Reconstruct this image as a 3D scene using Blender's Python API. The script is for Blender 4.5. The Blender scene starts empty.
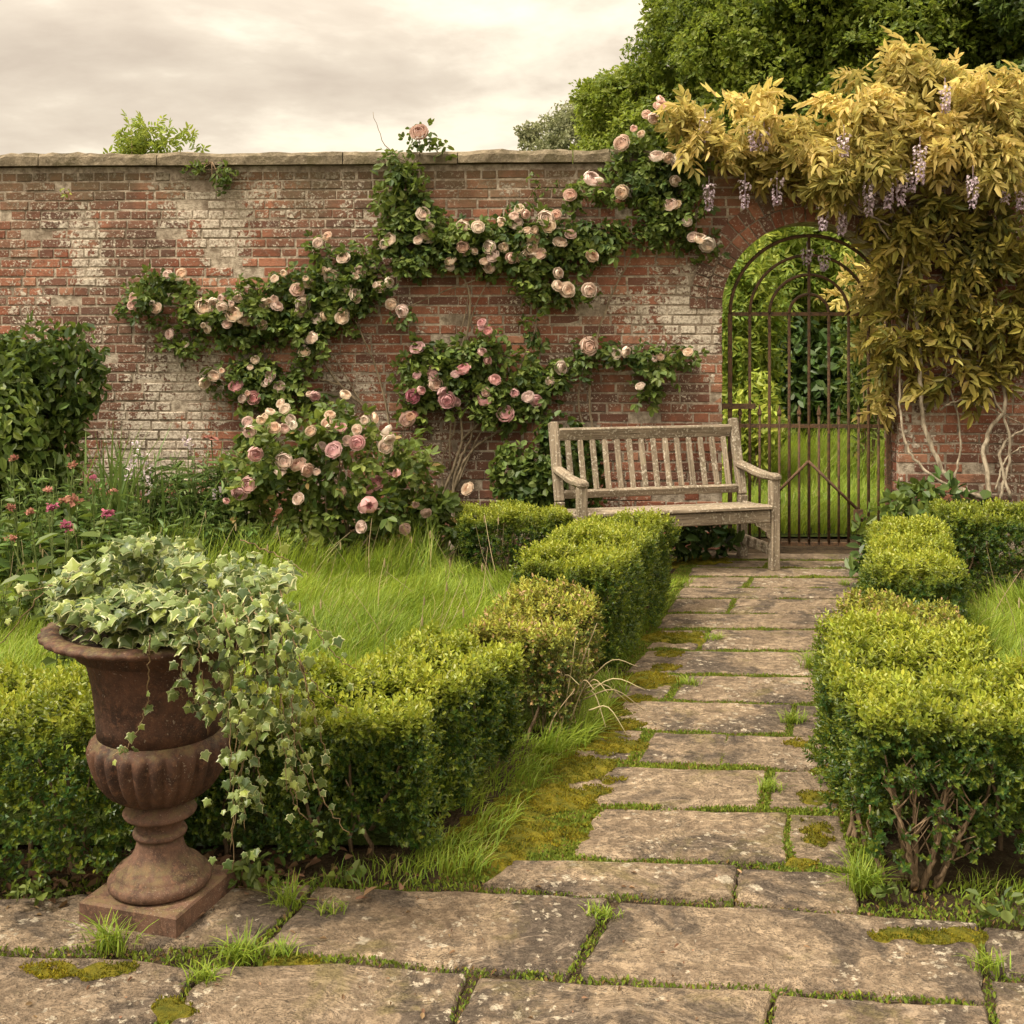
import bpy, math, random
import numpy as np

random.seed(7)
rng = np.random.default_rng(7)
PI = math.pi
sc = bpy.context.scene
col = sc.collection

# ------------------------------------------------------------------ camera
F_PX, EYE, HZ = 1150.0, 1.6, 330.0
cam = bpy.data.cameras.new("camera")
cam.sensor_width = 36.0
cam.lens = F_PX / 1024 * 36.0
cam.shift_y = -(512 - HZ) / 1024
cam.clip_start, cam.clip_end = 0.05, 600.0
camo = bpy.data.objects.new("camera", cam)
camo.location = (0, 0, EYE)
camo.rotation_euler = (PI / 2, 0, 0)
col.objects.link(camo)
sc.camera = camo

# ------------------------------------------------------------------ light
SUN_EL, SUN_AZ = math.radians(56), math.radians(-118)   # azimuth clockwise from +Y (the view direction)
sdir = (math.sin(SUN_AZ) * math.cos(SUN_EL), math.cos(SUN_AZ) * math.cos(SUN_EL), math.sin(SUN_EL))
sun = bpy.data.lights.new("sun", 'SUN')
sun.energy = 2.7
sun.angle = math.radians(14)
sun.color = (1.0, 0.90, 0.74)
suno = bpy.data.objects.new("sun", sun)
suno.rotation_euler = (math.acos(sdir[2]), 0, math.atan2(sdir[0], -sdir[1]))
col.objects.link(suno)

world = bpy.data.worlds.new("World")
sc.world = world
world.use_nodes = True
wt = world.node_tree
wt.nodes.clear()
def wn(t, **kw):
    n = wt.nodes.new(t)
    for k, v in kw.items():
        setattr(n, k, v)
    return n
def wl(a, b): wt.links.new(a, b)
tc = wn('ShaderNodeTexCoord')
sky = wn('ShaderNodeTexSky', sky_type='NISHITA', sun_disc=False, sun_elevation=SUN_EL, sun_rotation=SUN_AZ)
bg1 = wn('ShaderNodeBackground'); bg1.inputs['Strength'].default_value = 0.1
wl(sky.outputs[0], bg1.inputs['Color'])
sep = wn('ShaderNodeSeparateXYZ'); wl(tc.outputs['Generated'], sep.inputs[0])
# cloud deck: direction projected onto a high plane
zo = wn('ShaderNodeMath', operation='ADD'); wl(sep.outputs[2], zo.inputs[0]); zo.inputs[1].default_value = 0.16
zm = wn('ShaderNodeMath', operation='MAXIMUM'); wl(zo.outputs[0], zm.inputs[0]); zm.inputs[1].default_value = 0.05
dv = wn('ShaderNodeVectorMath', operation='DIVIDE'); wl(tc.outputs['Generated'], dv.inputs[0])
cmb = wn('ShaderNodeCombineXYZ'); wl(zm.outputs[0], cmb.inputs[0]); wl(zm.outputs[0], cmb.inputs[1]); cmb.inputs[2].default_value = 1.0
wl(cmb.outputs[0], dv.inputs[1])
mp = wn('ShaderNodeMapping'); wl(dv.outputs[0], mp.inputs[0])
mp.inputs['Location'].default_value = (3.1, 0.65, 0.0); mp.inputs['Scale'].default_value = (1.0, 1.0, 0.0)
nz = wn('ShaderNodeTexNoise'); wl(mp.outputs[0], nz.inputs['Vector'])
nz.inputs['Scale'].default_value = 1.15; nz.inputs['Detail'].default_value = 8; nz.inputs['Roughness'].default_value = 0.58
nz.inputs['Distortion'].default_value = 0.3
nz2 = wn('ShaderNodeTexNoise'); wl(mp.outputs[0], nz2.inputs['Vector'])
nz2.inputs['Scale'].default_value = 2.6; nz2.inputs['Detail'].default_value = 7; nz2.inputs['Roughness'].default_value = 0.55
nm = wn('ShaderNodeMix'); nm.data_type = 'FLOAT'; nm.inputs[0].default_value = 0.42
wl(nz.outputs[0], nm.inputs[2]); wl(nz2.outputs[0], nm.inputs[3])
cr = wn('ShaderNodeValToRGB'); wl(nm.outputs[0], cr.inputs[0])
el = cr.color_ramp.elements
el[0].position = 0.37; el[0].color = (0.66, 0.55, 0.43, 1)
el[1].position = 0.585; el[1].color = (1.12, 0.97, 0.74, 1)
e = cr.color_ramp.elements.new(0.475); e.color = (0.79, 0.675, 0.53, 1)
e = cr.color_ramp.elements.new(0.53); e.color = (0.93, 0.81, 0.64, 1)
# an overcast sky grows brighter towards the zenith
mr = wn('ShaderNodeMapRange'); wl(sep.outputs[2], mr.inputs[0])
mr.inputs[1].default_value = 0.22; mr.inputs[2].default_value = 1.0
mr.inputs[3].default_value = 0.53; mr.inputs[4].default_value = 2.0
bg2 = wn('ShaderNodeBackground'); wl(cr.outputs[0], bg2.inputs['Color']); wl(mr.outputs[0], bg2.inputs['Strength'])
mx = wn('ShaderNodeMixShader'); mx.inputs[0].default_value = 0.97
wl(bg1.outputs[0], mx.inputs[1]); wl(bg2.outputs[0], mx.inputs[2])
wo = wn('ShaderNodeOutputWorld'); wl(mx.outputs[0], wo.inputs['Surface'])

sc.view_settings.view_transform = 'Standard'
sc.view_settings.look = 'None'
sc.view_settings.exposure = 1.08
sc.view_settings.gamma = 1.0
sc.render.engine = 'CYCLES'
sc.cycles.max_bounces = 7
sc.cycles.diffuse_bounces = 2
sc.cycles.transmission_bounces = 4
sc.cycles.use_denoising = True
sc.cycles.use_adaptive_sampling = True
sc.cycles.adaptive_threshold = 0.015

# ------------------------------------------------------------------ measuring helpers
def G(px, py):                      # a photo pixel that lies on the ground
    Y = EYE * F_PX / (py - HZ)
    return ((px - 512) * Y / F_PX, Y)
def P(px, py, Y):                   # a photo pixel at depth Y
    return np.array([(px - 512) * Y / F_PX, Y, EYE - (py - HZ) * Y / F_PX])
WP = np.array([2.0, 8.36]); WTH = math.atan(-0.05)
WD = np.array([math.cos(WTH), math.sin(WTH)]); WN = np.array([math.sin(WTH), -math.cos(WTH)])
def W(px, py, w=0.0):               # a photo pixel on the plane w metres in front of the wall
    dx = (px - 512) / F_PX
    t = (w + WP @ WN) / (dx * WN[0] + WN[1])
    return np.array([t * dx, t, EYE - (py - HZ) / F_PX * t])
def wall_world(u, v, w):
    p = WP + u * WD + w * WN
    return np.array([p[0], p[1], v])
def wall_u(p): return float((np.asarray(p[:2]) - WP) @ WD)

# ------------------------------------------------------------------ mesh helpers
class MB:
    def __init__(s): s.ch = []; s.n = 0
    def add(s, V, F, tone=0.5, mat=0):
        V = np.asarray(V, float).reshape(-1, 3); F = np.asarray(F, int)
        t = np.broadcast_to(np.asarray(tone, float), (len(V),)) if np.ndim(tone) < 2 else np.asarray(tone).ravel()
        s.ch.append((V, F + s.n, t, mat)); s.n += len(V)
    def mesh(s, name, mats, off=(0, 0, 0), smooth=False):
        me = bpy.data.meshes.new(name)
        if not isinstance(mats, (list, tuple)): mats = [mats]
        for m in mats: me.materials.append(m)
        V = np.concatenate([c[0] for c in s.ch]) - np.asarray(off, float)
        lv = np.concatenate([c[1].ravel() for c in s.ch])
        tot = np.concatenate([np.full(len(c[1]), c[1].shape[1]) for c in s.ch])
        mi = np.concatenate([np.full(len(c[1]), c[3]) for c in s.ch])
        st = np.concatenate([[0], np.cumsum(tot)[:-1]])
        me.vertices.add(len(V)); me.vertices.foreach_set('co', V.astype(np.float32).ravel())
        me.loops.add(len(lv)); me.loops.foreach_set('vertex_index', lv.astype(np.int32))
        me.polygons.add(len(tot)); me.polygons.foreach_set('loop_start', st.astype(np.int32))
        me.polygons.foreach_set('material_index', mi.astype(np.int32))
        me.polygons.foreach_set('use_smooth', np.full(len(tot), bool(smooth)))
        a = me.attributes.new('tone', 'FLOAT', 'POINT')
        a.data.foreach_set('value', np.concatenate([c[2] for c in s.ch]).astype(np.float32))
        me.update(calc_edges=True)
        return me
def tag(o, label=None, cat=None, group=None, kind=None):
    if label: o['label'] = label
    if cat: o['category'] = cat
    if group: o['group'] = group
    if kind: o['kind'] = kind
    return o
def thing(name, label, cat, loc, group=None, rz=0.0):
    o = bpy.data.objects.new(name, None)
    o.empty_display_size = 0.1
    o.location = tuple(loc); o.rotation_euler = (0, 0, rz)
    col.objects.link(o)
    return tag(o, label, cat, group)
def wloc(o):
    v = np.zeros(3)
    while o is not None:
        v = v + np.array(o.location); o = o.parent
    return v
def part(name, mb, mats, parent=None, smooth=False, local=False):
    off = (0, 0, 0) if (local or parent is None) else wloc(parent)
    o = bpy.data.objects.new(name, mb.mesh(name, mats, off, smooth))
    col.objects.link(o)
    if parent is not None: o.parent = parent
    return o
def single(name, mb, mats, label, cat, loc, group=None, kind=None, smooth=False):
    o = bpy.data.objects.new(name, mb.mesh(name, mats, loc, smooth)); o.location = tuple(loc)
    col.objects.link(o)
    return tag(o, label, cat, group, kind)
def structure(name, mb, mats, kind='structure', smooth=False):
    o = part(name, mb, mats, None, smooth); o['kind'] = kind
    return o

def norm(a):
    a = np.asarray(a, float)
    return a / np.maximum(np.linalg.norm(a, axis=-1, keepdims=True), 1e-9)
def rdir(n):
    return norm(rng.normal(size=(n, 3)))
def frames(tip, nrm):               # rotation matrices: local y -> tip, local z ~ nrm
    y = norm(tip); x = norm(np.cross(y, nrm)); z = np.cross(x, y)
    return np.stack([x, y, z], axis=-1)
def scatter(mb, T, pos, R, scale, tone=0.5, mat=0):
    TV, TF, TT = T
    n, k = len(pos), len(TV)
    if n == 0: return
    s = np.broadcast_to(np.asarray(scale, float), (n,))
    V = np.einsum('nij,kj->nki', R, TV) * s[:, None, None] + pos[:, None, :]
    F = (TF[None] + (np.arange(n) * k)[:, None, None]).reshape(-1, TF.shape[1])
    t = np.broadcast_to(np.asarray(tone, float), (n,))
    mb.add(V.reshape(-1, 3), F, (t[:, None] + TT[None]).ravel(), mat)
def noise(p, f, seed=0):            # cheap smooth noise in about [-1, 1]
    p = np.asarray(p, float) * f
    r = np.random.default_rng(1000 + seed)
    out = np.zeros(p.shape[:-1])
    for i in range(7):
        k = r.normal(size=p.shape[-1]); k = k / np.linalg.norm(k) * r.uniform(0.6, 1.9)
        out += np.sin(p @ k * 2 + r.uniform(0, 6.28) + 1.3 * np.sin(p @ np.roll(k, 1) * 1.3 + i))
    return out / 4.0
def merge(Ts):
    V, Fs, T, o = [], [], [], 0
    for v, f, t in Ts:
        V.append(v); Fs.append(f + o); T.append(t); o += len(v)
    return np.concatenate(V), np.concatenate(Fs), np.concatenate(T)
def xf(T, R, s, t, dt=0.0):
    return (T[0] * s) @ np.asarray(R).T + np.asarray(t), T[1], T[2] + dt
def rotz(a): return np.array([[math.cos(a), -math.sin(a), 0], [math.sin(a), math.cos(a), 0], [0, 0, 1]])
def rotx(a): return np.array([[1, 0, 0], [0, math.cos(a), -math.sin(a)], [0, math.sin(a), math.cos(a)]])
def roty(a): return np.array([[math.cos(a), 0, math.sin(a)], [0, 1, 0], [-math.sin(a), 0, math.cos(a)]])

# leaf templates: (verts, quads, tone offset); local y = tip, z = upper side
def leafT(w=0.5, fold=0.12, droop=0.1, belly=0.45):
    V = np.array([[0, 0, 0], [w / 2, belly * 0.8, fold], [w * .36, .78, fold * .7 - droop * .5], [0, 1, -droop], [-w * .36, .78, fold * .7 - droop * .5], [-w / 2, belly * 0.8, fold]])
    return V, np.array([[0, 1, 2, 3], [0, 3, 4, 5]]), np.zeros(6)
LEAF = leafT(); NARROW = leafT(0.3, 0.06, 0.18); ROUND = leafT(0.8, 0.12, 0.12)
def sprigT(n=4, leaf=None, size=0.42, top=0.3):
    leaf = leaf or leafT(0.55, 0.14, 0.12)
    L = []
    for i in range(n):
        h = i / n
        for s in (0, 1):
            a = s * PI + i * PI / 2 + random.uniform(-.4, .4)
            el_ = math.radians(25 + 30 * h + random.uniform(-10, 10))
            R = rotz(a) @ rotx(el_)           # leaf pointing out and up the stem (stem along z here)
            L.append(xf(leaf, R, size * (1 - 0.35 * h) * random.uniform(.85, 1.15), (0, 0, h * 0.8), top * h - .1))
    L.append(xf(leaf, rotx(math.radians(78)), size * .7, (0, 0, .8), top))
    V, Fc, T = merge(L)
    return np.stack([V[:, 0], V[:, 2], -V[:, 1]], -1), Fc, T   # stem along y
SPRIGS = [sprigT(4), sprigT(5, size=.38), sprigT(3, size=.46)]
def pinnateT(n=3, leaf=None, size=0.45, droop=0.25, spread=62):
    leaf = leaf or leafT(0.62, 0.1, 0.12)
    L = []
    for i in range(n):
        y = 0.25 + 0.55 * i / max(1, n - 1); z = -droop * y * y
        for s in (-1, 1):
            a = -s * math.radians(spread + random.uniform(-10, 10))
            L.append(xf(leaf, rotz(a) @ roty(random.uniform(-.35, .35)) @ rotx(-random.uniform(0.1, .5)), size * random.uniform(.85, 1.1), (0, y, z)))
    L.append(xf(leaf, rotx(-0.4), size * 1.1, (0, .85, -droop * .72)))
    return merge(L)
ROSELEAF = [pinnateT(2, size=.46) for _ in range(3)]
WISTLEAF = [pinnateT(k_, leafT(0.34, .05, .3), .46, .75, 50) for k_ in (4, 4, 3)]
ASHLEAF = [pinnateT(4, leafT(0.34, .05, .2), .38, .4, 60) for _ in range(2)]
def clusterT(n=7, leaf=None, size=.5):
    leaf = leaf or leafT(0.6, .1, .1)
    return merge([xf(leaf, rotz(random.uniform(0, 6.28)) @ rotx(random.uniform(-.4, .9)), size * random.uniform(.7, 1.2), (random.uniform(-.3, .3), random.uniform(-.3, .3), random.uniform(-.25, .25))) for _ in range(n)])
CLUST = [clusterT() for _ in range(4)]
DIAM = (np.array([[0, 0, 0], [.32, .45, .08], [0, 1, -.1], [-.32, .5, .08]]), np.array([[0, 1, 2, 3]]), np.zeros(4))
FINE = [clusterT(8, DIAM, .5) for _ in range(4)]
def ivyT():
    hp = [(.20, -.13), (.40, -.02), (.38, .16), (.62, .40), (.36, .50), (.17, .76)]
    pts = [(0, 0)] + hp + [(0, 1.0)] + [(-x, y) for x, y in hp[::-1]]
    V = [(0, .3, 0.03)]; T = [-.6]
    for x, y in pts:
        V.append((x, y, -0.35 * abs(x) ** 1.2 - .3 * max(0, y - .4) ** 2 + (.08 if abs(abs(x) - .6) < .05 else 0))); T.append(.5)
    for x, y in pts:      # inner ring keeps the green heart, outer ring the cream margin
        V.append((x * .74, .3 + (y - .3) * .74, .02 - .1 * abs(x))); T.append(-.35)
    V = np.array(V); n = len(pts); Fq = []
    for i in range(n):
        j = (i + 1) % n
        Fq.append((1 + i, 1 + j, 1 + n + j, 1 + n + i)); Fq.append((1 + n + i, 1 + n + j, 0, 0))
    return V, Fq, np.array(T)
_iv, _if, _it = ivyT()
IVY_Q = np.array([f for f in _if if f[2] != f[3]]); IVY_T = np.array([f[:3] for f in _if if f[2] == f[3]])
def scatter_ivy(mb, pos, R, s, tone=0.5):
    n, k = len(pos), len(_iv)
    V = np.einsum('nij,kj->nki', R, _iv) * np.asarray(s)[:, None, None] + pos[:, None]
    t = (np.broadcast_to(tone, (n,))[:, None] + _it[None]).ravel()
    o = (np.arange(n) * k)[:, None, None]
    b = mb.n
    mb.add(V.reshape(-1, 3), (IVY_Q[None] + o).reshape(-1, 4), t)
    F3 = (IVY_T[None] + o).reshape(-1, 3) + b
    mb.ch.append((np.zeros((0, 3)), F3, np.zeros(0), 0))
def scatter_any(mb, Ts, pos, R, scale, tone=0.5, mat=0):
    n = len(pos); which = rng.integers(0, len(Ts), n)
    sc_ = np.broadcast_to(np.asarray(scale, float), (n,)); tn = np.broadcast_to(np.asarray(tone, float), (n,))
    for i, T in enumerate(Ts):
        m = which == i
        scatter(mb, T, pos[m], R[m], sc_[m], tn[m], mat)

def tube(mb, pts, rad, n=6, tone=0.5, mat=0, cap=True):
    pts = np.asarray(pts, float); m = len(pts)
    rad = np.broadcast_to(np.asarray(rad, float), (m,))
    tg = np.gradient(pts, axis=0); tg = norm(tg)
    ref = np.array([0, 0, 1.0]) if abs(tg[0][2]) < .9 else np.array([1.0, 0, 0])
    x = norm(np.cross(tg[0], ref)); rings = []
    a = np.arange(n) * 2 * PI / n
    for i in range(m):
        x = norm(x - tg[i] * (x @ tg[i])); y = np.cross(tg[i], x)
        rings.append(pts[i] + rad[i] * (np.cos(a)[:, None] * x + np.sin(a)[:, None] * y))
    V = np.concatenate(rings)
    i0 = np.arange(n); i1 = (i0 + 1) % n
    Fq = np.concatenate([np.stack([r * n + i0, r * n + i1, (r + 1) * n + i1, (r + 1) * n + i0], -1) for r in range(m - 1)])
    b = mb.n
    mb.add(V, Fq, tone, mat)
    if cap:
        mb.ch.append((np.zeros((0, 3)), (np.arange(n)[::-1] + b)[None], np.zeros(0), mat))
        mb.ch.append((np.zeros((0, 3)), (np.arange(n) + b + (m - 1) * n)[None], np.zeros(0), mat))
def smooth_path(pts, k=6, jit=0.0):
    pts = np.asarray(pts, float); out = []
    Q = np.vstack([2 * pts[0] - pts[1], pts, 2 * pts[-1] - pts[-2]])
    for i in range(1, len(Q) - 2):
        p0, p1, p2, p3 = Q[i - 1:i + 3]
        for t in np.arange(k) / k:
            out.append(.5 * (2 * p1 + (p2 - p0) * t + (2 * p0 - 5 * p1 + 4 * p2 - p3) * t * t + (3 * p1 - p0 - 3 * p2 + p3) * t ** 3))
    out.append(pts[-1]); out = np.array(out)
    if jit: out[1:-1] += rng.normal(0, jit, out[1:-1].shape)
    return out
def box(mb, lo, hi, tone=0.5, mat=0):
    x0, y0, z0 = lo; x1, y1, z1 = hi
    V = [(x0, y0, z0), (x1, y0, z0), (x1, y1, z0), (x0, y1, z0), (x0, y0, z1), (x1, y0, z1), (x1, y1, z1), (x0, y1, z1)]
    mb.add(V, [(0, 3, 2, 1), (4, 5, 6, 7), (0, 1, 5, 4), (1, 2, 6, 5), (2, 3, 7, 6), (3, 0, 4, 7)], tone, mat)
def lathe(mb, prof, n=48, c=(0, 0, 0), rmod=None, tone=0.5):
    a = np.arange(n) * 2 * PI / n; V = []
    for i, (r, z) in enumerate(prof):
        rr = np.full(n, r) if rmod is None else r * rmod(a, i)
        V.append(np.stack([c[0] + rr * np.cos(a), c[1] + rr * np.sin(a), np.full(n, c[2] + z)], -1))
    i0 = np.arange(n); i1 = (i0 + 1) % n
    Fq = np.concatenate([np.stack([k * n + i0, k * n + i1, (k + 1) * n + i1, (k + 1) * n + i0], -1) for k in range(len(prof) - 1)])
    b = mb.n
    mb.add(np.concatenate(V), Fq, tone)
    mb.ch.append((np.zeros((0, 3)), (np.arange(n)[::-1] + b)[None], np.zeros(0), 0))
    mb.ch.append((np.zeros((0, 3)), (np.arange(n) + b + (len(prof) - 1) * n)[None], np.zeros(0), 0))

# ------------------------------------------------------------------ materials
def new_mat(name):
    m = bpy.data.materials.new(name); m.use_nodes = True
    nt = m.node_tree; nt.nodes.clear()
    return m, nt
class N:
    def __init__(s, nt): s.nt = nt
    def node(s, t, ins=None, **kw):
        n = s.nt.nodes.new(t)
        for k, v in kw.items(): setattr(n, k, v)
        for k, v in (ins or {}).items():
            if isinstance(v, bpy.types.NodeSocket): s.nt.links.new(v, n.inputs[k])
            else: n.inputs[k].default_value = v
        return n
    def math(s, op, a, b=0.0, clamp=False):
        return s.node('ShaderNodeMath', {0: a, 1: b}, operation=op, use_clamp=clamp).outputs[0]
    def mix(s, f, a, b, mode='MIX'):
        n = s.nt.nodes.new('ShaderNodeMix'); n.data_type = 'RGBA'; n.blend_type = mode; n.clamp_factor = True
        for idx, v in ((0, f), (6, a), (7, b)):
            if isinstance(v, bpy.types.NodeSocket): s.nt.links.new(v, n.inputs[idx])
            elif idx == 0: n.inputs[0].default_value = v
            else: n.inputs[idx].default_value = tuple(v) + (1,) if len(v) == 3 else v
        return n.outputs[2]
    def noise(s, vec, scale, detail=4, rough=.55, dist=0.0):
        return s.node('ShaderNodeTexNoise', {'Vector': vec, 'Scale': scale, 'Detail': detail, 'Roughness': rough, 'Distortion': dist}).outputs[0]
    def ramp(s, f, lo, hi, a=0.0, b=1.0):
        return s.node('ShaderNodeMapRange', {0: f, 1: lo, 2: hi, 3: a, 4: b}, interpolation_type='SMOOTHSTEP').outputs[0]
    def obj(s): return s.node('ShaderNodeTexCoord').outputs['Object']
    def out(s, sh): s.node('ShaderNodeOutputMaterial', {'Surface': sh})
    def bsdf(s, c, rough=.7, spec=.3, bump=None, bstr=.3, bdist=.01, metal=0.0):
        ins = {'Base Color': c, 'Roughness': rough, 'Specular IOR Level': spec, 'Metallic': metal}
        if bump is not None:
            ins['Normal'] = s.node('ShaderNodeBump', {'Height': bump, 'Strength': bstr, 'Distance': bdist}).outputs[0]
        if not isinstance(c, bpy.types.NodeSocket): ins['Base Color'] = tuple(c) + (1,)
        return s.node('ShaderNodeBsdfPrincipled', ins).outputs[0]
def leaf_mat(name, c0, c1, c2=None, transl=.3, rough=.45, spec=.35, jitter=.5, dead=None, dead_p=.0):
    """c0 old leaf, c1 young leaf (tone 0..1), c2 the light seen through a leaf"""
    m, nt = new_mat(name); n = N(nt)
    tone = n.node('ShaderNodeAttribute', attribute_name='tone').outputs['Fac']
    rnd = n.node('ShaderNodeNewGeometry').outputs['Random Per Island']
    f = n.math('ADD', tone, n.math('MULTIPLY', n.math('SUBTRACT', rnd, .5), jitter), True)
    c = n.mix(f, c0, c1)
    r2 = n.math('FRACT', n.math('MULTIPLY', rnd, 17.31))
    c = n.node('ShaderNodeHueSaturation', {'Hue': n.math('ADD', .482, n.math('MULTIPLY', r2, .036)), 'Saturation': 1.0, 'Value': n.math('ADD', .75, n.math('MULTIPLY', n.math('FRACT', n.math('MULTIPLY', rnd, 7.7)), .5)), 'Fac': 1.0, 'Color': c}).outputs[0]
    if dead:
        c = n.mix(n.math('LESS_THAN', n.math('FRACT', n.math('MULTIPLY', rnd, 31.7)), dead_p), c, dead)
    d = n.bsdf(c, rough, spec)
    tcol = n.mix(.5, c, c2 or c1)
    t = n.node('ShaderNodeBsdfTranslucent', {'Color': tcol}).outputs[0]
    n.out(n.node('ShaderNodeMixShader', {0: transl, 1: d, 2: t}).outputs[0])
    return m

M = {}
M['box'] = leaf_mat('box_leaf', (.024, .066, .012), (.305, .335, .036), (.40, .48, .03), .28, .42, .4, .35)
M['box_dry'] = leaf_mat('box_leaf_dry', (.045, .085, .016), (.35, .36, .05), (.4, .3, .06), .25, .5, .3, .7, (.38, .25, .12), .10)
M['rose_leaf'] = leaf_mat('rose_leaf', (.032, .062, .015), (.17, .225, .045), (.26, .34, .04), .3, .55, .3, .6)
M['bush_leaf'] = leaf_mat('bush_leaf', (.04, .072, .016), (.20, .25, .055), (.28, .36, .04), .3, .52, .3, .6, (.3, .2, .07), .03)
M['shrub_leaf'] = leaf_mat('shrub_leaf', (.03, .060, .014), (.15, .205, .042), (.25, .33, .04), .3, .48, .35, .6)
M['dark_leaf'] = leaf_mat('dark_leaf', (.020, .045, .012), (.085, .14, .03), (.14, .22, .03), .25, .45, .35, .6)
M['light_leaf'] = leaf_mat('light_leaf', (.11, .18, .025), (.42, .48, .09), (.55, .62, .09), .4, .5, .3, .6)
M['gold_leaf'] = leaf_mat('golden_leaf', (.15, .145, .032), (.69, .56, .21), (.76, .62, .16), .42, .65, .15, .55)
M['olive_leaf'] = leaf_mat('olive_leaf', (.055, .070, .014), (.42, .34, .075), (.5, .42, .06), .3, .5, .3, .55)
M['tree_leaf'] = leaf_mat('tree_leaf', (.060, .100, .016), (.26, .315, .045), (.36, .44, .05), .42, .5, .3, .5)
M['hazed_far_leaf'] = leaf_mat('hazed_far_leaf', (.15, .165, .085), (.30, .31, .165), (.35, .38, .16), .3, .6, .2, .5)  # distance haze painted into the leaf colour: paler and greyer green
M['grass'] = leaf_mat('grass_blade', (.08, .145, .014), (.30, .385, .045), (.42, .52, .05), .38, .5, .3, .5, (.40, .34, .15), .035)
M['moss'] = leaf_mat('moss_tuft', (.045, .07, .010), (.20, .16, .012), (.24, .2, .02), .15, .9, .1, .4)
M['joint'] = leaf_mat('joint_moss', (.06, .10, .014), (.21, .26, .03), (.28, .33, .03), .25, .7, .2, .6, (.2, .12, .05), .1)
M['fern'] = leaf_mat('fine_leaf', (.04, .085, .020), (.16, .235, .06), (.25, .34, .06), .3, .5, .3, .5)
M['dead'] = leaf_mat('dead_leaf', (.10, .055, .03), (.26, .16, .09), (.3, .18, .08), .12, .7, .2, .8)
M['straw'] = leaf_mat('dry_stalk', (.25, .19, .10), (.45, .37, .22), None, .15, .7, .2, .6)
M['lilac'] = leaf_mat('lilac_petal', (.42, .32, .40), (.80, .70, .74), (.75, .62, .70), .35, .6, .2, .7)
M['purple'] = leaf_mat('magenta_petal', (.22, .04, .09), (.50, .16, .24), None, .3, .6, .2, .6)
M['rusty_flower'] = leaf_mat('rusty_petal', (.28, .11, .08), (.52, .27, .20), None, .3, .6, .2, .6)

def ivy_mat():
    m, nt = new_mat('ivy_leaf'); n = N(nt)
    tone = n.node('ShaderNodeAttribute', attribute_name='tone').outputs['Fac']
    rnd = n.node('ShaderNodeNewGeometry').outputs['Random Per Island']
    base = n.mix(n.math('FRACT', n.math('MULTIPLY', rnd, 5.3)), (.035, .07, .016), (.18, .24, .06))
    base = n.mix(n.math('GREATER_THAN', n.math('FRACT', n.math('MULTIPLY', rnd, 9.1)), .78), base, (.24, .29, .06))
    f = n.ramp(n.math('ADD', tone, n.math('MULTIPLY', n.noise(n.obj(), 45, 3), .5)), .62, 1.25)
    c = n.mix(n.math('MULTIPLY', f, n.math('ADD', .35, n.math('MULTIPLY', rnd, .65))), base, (.52, .53, .27))
    d = n.bsdf(c, .38, .45)
    t = n.node('ShaderNodeBsdfTranslucent', {'Color': n.mix(.5, c, (.4, .45, .1))}).outputs[0]
    n.out(n.node('ShaderNodeMixShader', {0: .22, 1: d, 2: t}).outputs[0])
    return m
M['ivy'] = ivy_mat()

def petal_mat(name, heart, outer, edge):
    m, nt = new_mat(name); n = N(nt)
    tone = n.node('ShaderNodeAttribute', attribute_name='tone').outputs['Fac']
    rnd = n.node('ShaderNodeNewGeometry').outputs['Random Per Island']
    oi = n.node('ShaderNodeObjectInfo').outputs['Random']
    c = n.mix(n.math('ADD', tone, n.math('MULTIPLY', n.math('SUBTRACT', rnd, .5), .4), True), outer, heart)
    c = n.mix(n.math('MULTIPLY', oi, .55), c, edge)
    c = n.node('ShaderNodeHueSaturation', {'Hue': n.math('ADD', .49, n.math('MULTIPLY', n.math('FRACT', n.math('MULTIPLY', oi, 7.3)), .02)), 'Saturation': n.math('ADD', .75, n.math('MULTIPLY', n.math('FRACT', n.math('MULTIPLY', oi, 3.7)), .4)), 'Value': n.math('ADD', .88, n.math('MULTIPLY', n.math('FRACT', n.math('MULTIPLY', oi, 5.1)), .16)), 'Fac': 1.0, 'Color': c}).outputs[0]
    d = n.bsdf(c, .6, .2)
    t = n.node('ShaderNodeBsdfTranslucent', {'Color': c}).outputs[0]
    n.out(n.node('ShaderNodeMixShader', {0: .3, 1: d, 2: t}).outputs[0])
    return m
M['apricot'] = petal_mat('apricot_petal', (.82, .54, .38), (.88, .73, .59), (.90, .81, .69))
M['peach'] = petal_mat('peach_petal', (.80, .48, .39), (.88, .68, .59), (.90, .77, .69))
M['pink'] = petal_mat('pink_petal', (.68, .26, .29), (.82, .50, .49), (.86, .66, .63))
M['deep'] = petal_mat('deep_pink_petal', (.52, .07, .16), (.66, .18, .26), (.7, .3, .34))
M['faded'] = petal_mat('faded_petal', (.50, .27, .20), (.60, .40, .31), (.66, .48, .36))

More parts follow.
